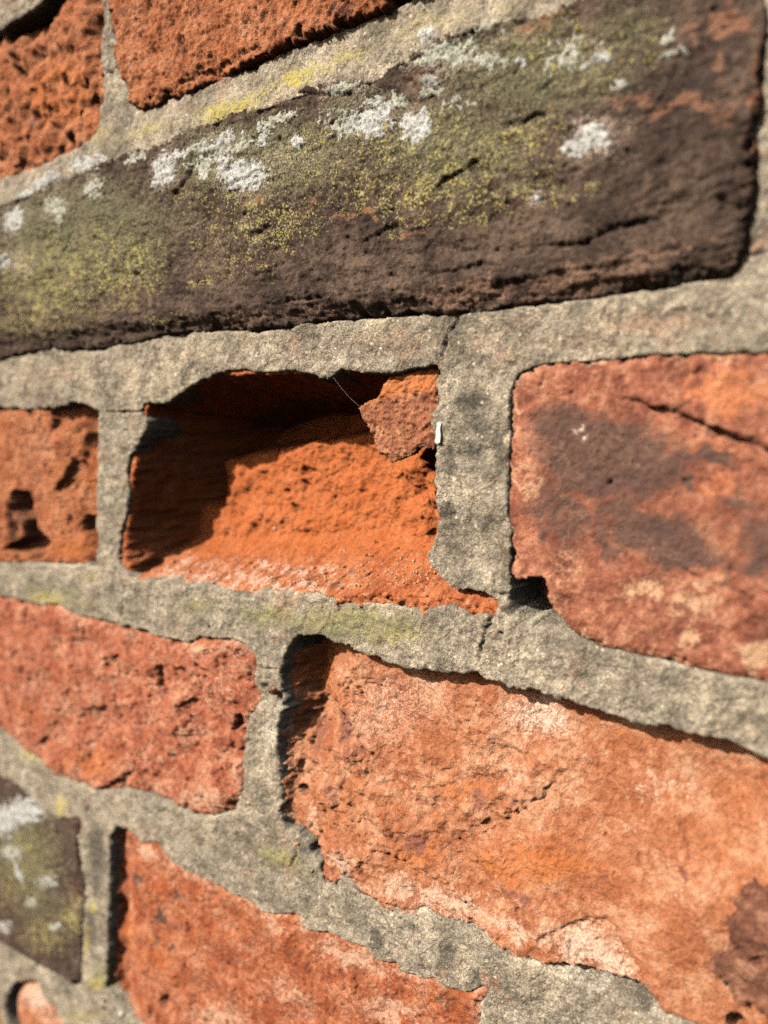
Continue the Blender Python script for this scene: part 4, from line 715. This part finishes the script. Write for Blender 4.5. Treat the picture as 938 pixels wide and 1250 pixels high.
# ------------------------------------------------------------------ small stones, chips, crumbs
def plain_mat(name, c, rough=0.8):
    n = N(name); f = n.noise(2.5, 3); n.L(n.ramp(f, [(0.3, tuple(x * .7 for x in c)), (0.7, tuple(min(x * 1.2, .95) for x in c))]), n.b.inputs['Base Color']); n.b.inputs['Roughness'].default_value = rough
    n.L(n.bump(f, .4, .2), n.b.inputs['Normal']); return n.m
M_white = plain_mat("pale_stone", (0.50, 0.45, 0.35)); M_blackg = plain_mat("black_grit", (0.02, 0.02, 0.022), 0.35); M_chip = plain_mat("white_flake", (0.56, 0.54, 0.48)); M_crumb = plain_mat("brick_crumbs", (0.50, 0.24, 0.14)); M_thread = plain_mat("spider_silk", (0.55, 0.53, 0.5), .4)
def ico():
    t = (1 + 5 ** .5) / 2
    v = np.array([(-1, t, 0), (1, t, 0), (-1, -t, 0), (1, -t, 0), (0, -1, t), (0, 1, t), (0, -1, -t), (0, 1, -t), (t, 0, -1), (t, 0, 1), (-t, 0, -1), (-t, 0, 1)], float); v /= np.linalg.norm(v[0])
    f = np.array([(0, 11, 5), (0, 5, 1), (0, 1, 7), (0, 7, 10), (0, 10, 11), (1, 5, 9), (5, 11, 4), (11, 10, 2), (10, 7, 6), (7, 1, 8), (3, 9, 4), (3, 4, 2), (3, 2, 6), (3, 6, 8), (3, 8, 9), (4, 9, 5), (2, 4, 11), (6, 2, 10), (8, 6, 7), (9, 8, 1)])
    return v, f
IV, IF = ico()
def surf(key, u, v):
    if key == 'mortar': U, V, W = UU, VV, hm.h
    else: _, U, V, W = bricks[key]
    i = min(np.searchsorted(U[:, 0], u), U.shape[0] - 1); j = min(np.searchsorted(V[0], v), V.shape[1] - 1); return W[i, j]
rr = np.random.RandomState(5)
def stone(name, x, y, wv, r, key, mat, parent, asp=(1, 1, .7)):
    u, v = P(x, y, wv); wz = surf(key, u, v)
    co = IV * (1 + 0.25 * rr.randn(12, 1)) * r * np.array([asp[0], asp[2], asp[1]]) + np.array([u, -wz, v])
    return mesh_from(name, co / 1000, IF, None, mat, parent)
for x, y, r, s_ in [(612, 812, .5, 7), (657, 795, .6, 7), (622, 800, .5, 7), (390, 1096, .5, 8), (478, 1118, .7, 8), (305, 980, .6, 8), (680, 1220, .4, 8)]: stone("stone_chip", x, y, 0, r, 'mortar', M_white, mort[s_], (1, 1, .45))
stone("stone_chip", 257, 763, 0, .65, 'mortar', M_blackg, mort[6])["label"] = "single black grit grain"
for x, y in [(130, 1222), (140, 1228), (146, 1220), (135, 1235), (150, 1236), (128, 1230), (143, 1212), (155, 1228)]: stone("stone_chip", x, y, 0, .8 + .5 * rr.rand(), 'mortar', (M_white, M_blackg, M_mortar)[rr.randint(3)], mort[9], (1, 1, .8))
# a sliver of white flake stuck to the edge of the wide joint
c = PT([(534, 516), (536.5, 514.5), (539.5, 516.5), (538, 523), (538.8, 531), (538, 540), (535, 541.5), (531.5, 539.5), (532.8, 532), (532.5, 526), (534, 521)], 0.5); k = len(c); wz = 0.75
co = np.concatenate([np.column_stack([c[:, 0], np.full(k, -wz), c[:, 1]]), np.column_stack([c[:, 0], np.full(k, -wz + .9), c[:, 1]])]) / 1000
tr = [(0, i, i + 1) for i in range(1, k - 1)]; tr = [t_[::-1] for t_ in tr] + [(i, (i + 1) % k, (i + 1) % k + k) for i in range(k)] + [(i, (i + 1) % k + k, i + k) for i in range(k)]
mesh_from("white_flake", co, np.array(tr), None, M_chip, mort[13], False)
# loose crumbs lying in the hollow
cv, cq = [], []
for i in range(1300):
    u = rr.uniform(-206, -86); vb = np.interp(u, [-212, -190, -170, -150, -130, -110, -95, -75], [-55, -54.5, -52, -50, -47.5, -45, -43, -43]); v = vb + abs(rr.randn()) * 4.5 + 0.6
    wz = surf('hollow', u, v)
    if wz > -1.5: continue
    r = 0.12 + 0.42 * rr.rand() ** 3
    cq.append(IF + 12 * len(cv)); cv.append(IV * (1 + .22 * rr.randn(12, 1)) * r + np.array([u, -wz - r * .3, v]))
cr = mesh_from("brick_crumbs", np.concatenate(cv) / 1000, np.concatenate(cq), None, M_crumb, None)
cr.location = (0, 0, HGT)
tag(cr, kind="stuff", label="pinkish brick crumbs lying on the sloping floor of the hollow", category="brick crumbs")
pb = stone("pale_pebble", 321, 648, -21, .75, 'hollow', M_white, None, (1, 1, .9)); pb.location = (0, 0, HGT)
tag(pb, label="tiny pale round pebble lying in the sunlit hollow", category="pebble")
# spider silk between the mortar lip and the tip of the shard
pa = np.array([*P(406, 459, -.5), -.5]); pc = np.array([*P(442, 498, -4.0), -4.0]); ring = []
for i in range(9):
    t_ = i / 8; p_ = pa * (1 - t_) + pc * t_; p_[1] -= 0.7 * math.sin(math.pi * t_)
    for j in range(5): ring.append((p_[0] + .02 * math.cos(j * 1.2566), -p_[2] + .02 * math.sin(j * 1.2566), p_[1] + .01 * math.sin(j * 1.2566)))
qd = [(i * 5 + j, i * 5 + (j + 1) % 5, (i + 1) * 5 + (j + 1) % 5, (i + 1) * 5 + j) for i in range(8) for j in range(5)]
th = mesh_from("spider_thread", np.array(ring) / 1000, np.array(qd), None, M_thread, None); th.location = (0, 0, HGT)
tag(th, label="fine spider thread stretched from the mortar lip to the shard in the hollow", category="spider thread")

# ------------------------------------------------------------------ ground in front of the wall
n = N("dark_gravel_path"); f = n.noise(0.02, 5); n.L(n.ramp(f, [(0.3, (0.07, 0.06, 0.05)), (0.7, (0.12, 0.10, 0.08))]), n.b.inputs['Base Color'])
gx = np.array([(-60, -60, 0), (60, -60, 0), (60, 60, 0), (-60, 60, 0)], float)
g = mesh_from("ground", gx, np.array([(0, 1, 2, 3)]), None, n.m, None, False); tag(g, kind="structure", label="dark gravel ground in front of the wall")

core = bpy.data.meshes.new("wall_core"); x0, x1, y0, y1, z0, z1 = -.42, .084, .075, .22, -.298, .203
cv_ = np.array([(x, y, z) for x in (x0, x1) for y in (y0, y1) for z in (z0, z1)]); cq_ = np.array([(0, 1, 3, 2), (4, 6, 7, 5), (0, 4, 5, 1), (2, 3, 7, 6), (0, 2, 6, 4), (1, 5, 7, 3)])
mesh_from("wall_core", cv_, cq_, {a_: np.zeros(8) for a_ in ATTR}, M_mortar, wall, False)

# the wall goes on plainly beyond the stretch modelled above: slabs of mortar with bricks set in them, sharing one mesh
def box(name, x0, x1, y0, y1, z0, z1, mat, b=0.0):
    v = np.array([(x, y, z) for x in (x0, x1) for y in (y0, y1) for z in (z0, z1)], float)
    if b: v[[0, 1, 4, 5]] = [(x0 + b, y0, z0 + b), (x0 + b, y0, z1 - b), (x1 - b, y0, z0 + b), (x1 - b, y0, z1 - b)]
    return mesh_from(name, v / 1000, cq_, {a_: np.zeros(8) for a_ in ATTR}, mat, wall, False)
U0, U1, V0, V1 = -960, 640, -HGT * 1000, 640
for r_ in [(U0, -419.5, V0, V1), (84.5, U1, V0, V1), (-419.5, 84.5, V0, -299), (-419.5, 84.5, 204, V1)]: box("mortar_bed", r_[0], r_[1], 0, 220, r_[2], r_[3], M_mortar)
src = {}
rq = np.random.RandomState(3)
for k_ in range(24):
    vb = -1290 + 73 * k_ + (0 if k_ < 13 else 6); runs = []
    if vb + 58 < -302 or vb > 206: runs.append((U0 + (5 if k_ % 2 else 120), U1))
    else: runs += [(-424 - 228 * 2 - (112 if k_ % 2 else 0), -424), (98, U1)]
    for u, ue in runs:
      while u + 112 <= ue:
        L_ = 112 if (rq.rand() < .3 or u + 228 > ue) else 228
        out_ = True
        if out_ and vb + 58 < V1 and vb > -800:
            j_ = (L_, rq.randint(3))
            if j_ not in src: src[j_] = ob_ = box("brick", 0, L_ - 14, -2.5, 100, 0, 58, (M_red, M_brown, M_orange)[j_[1]], 2.5)
            else: ob_ = src[j_].copy(); sc.collection.objects.link(ob_)
            ob_.location = (u / 1000, 0, vb / 1000)
        u += L_
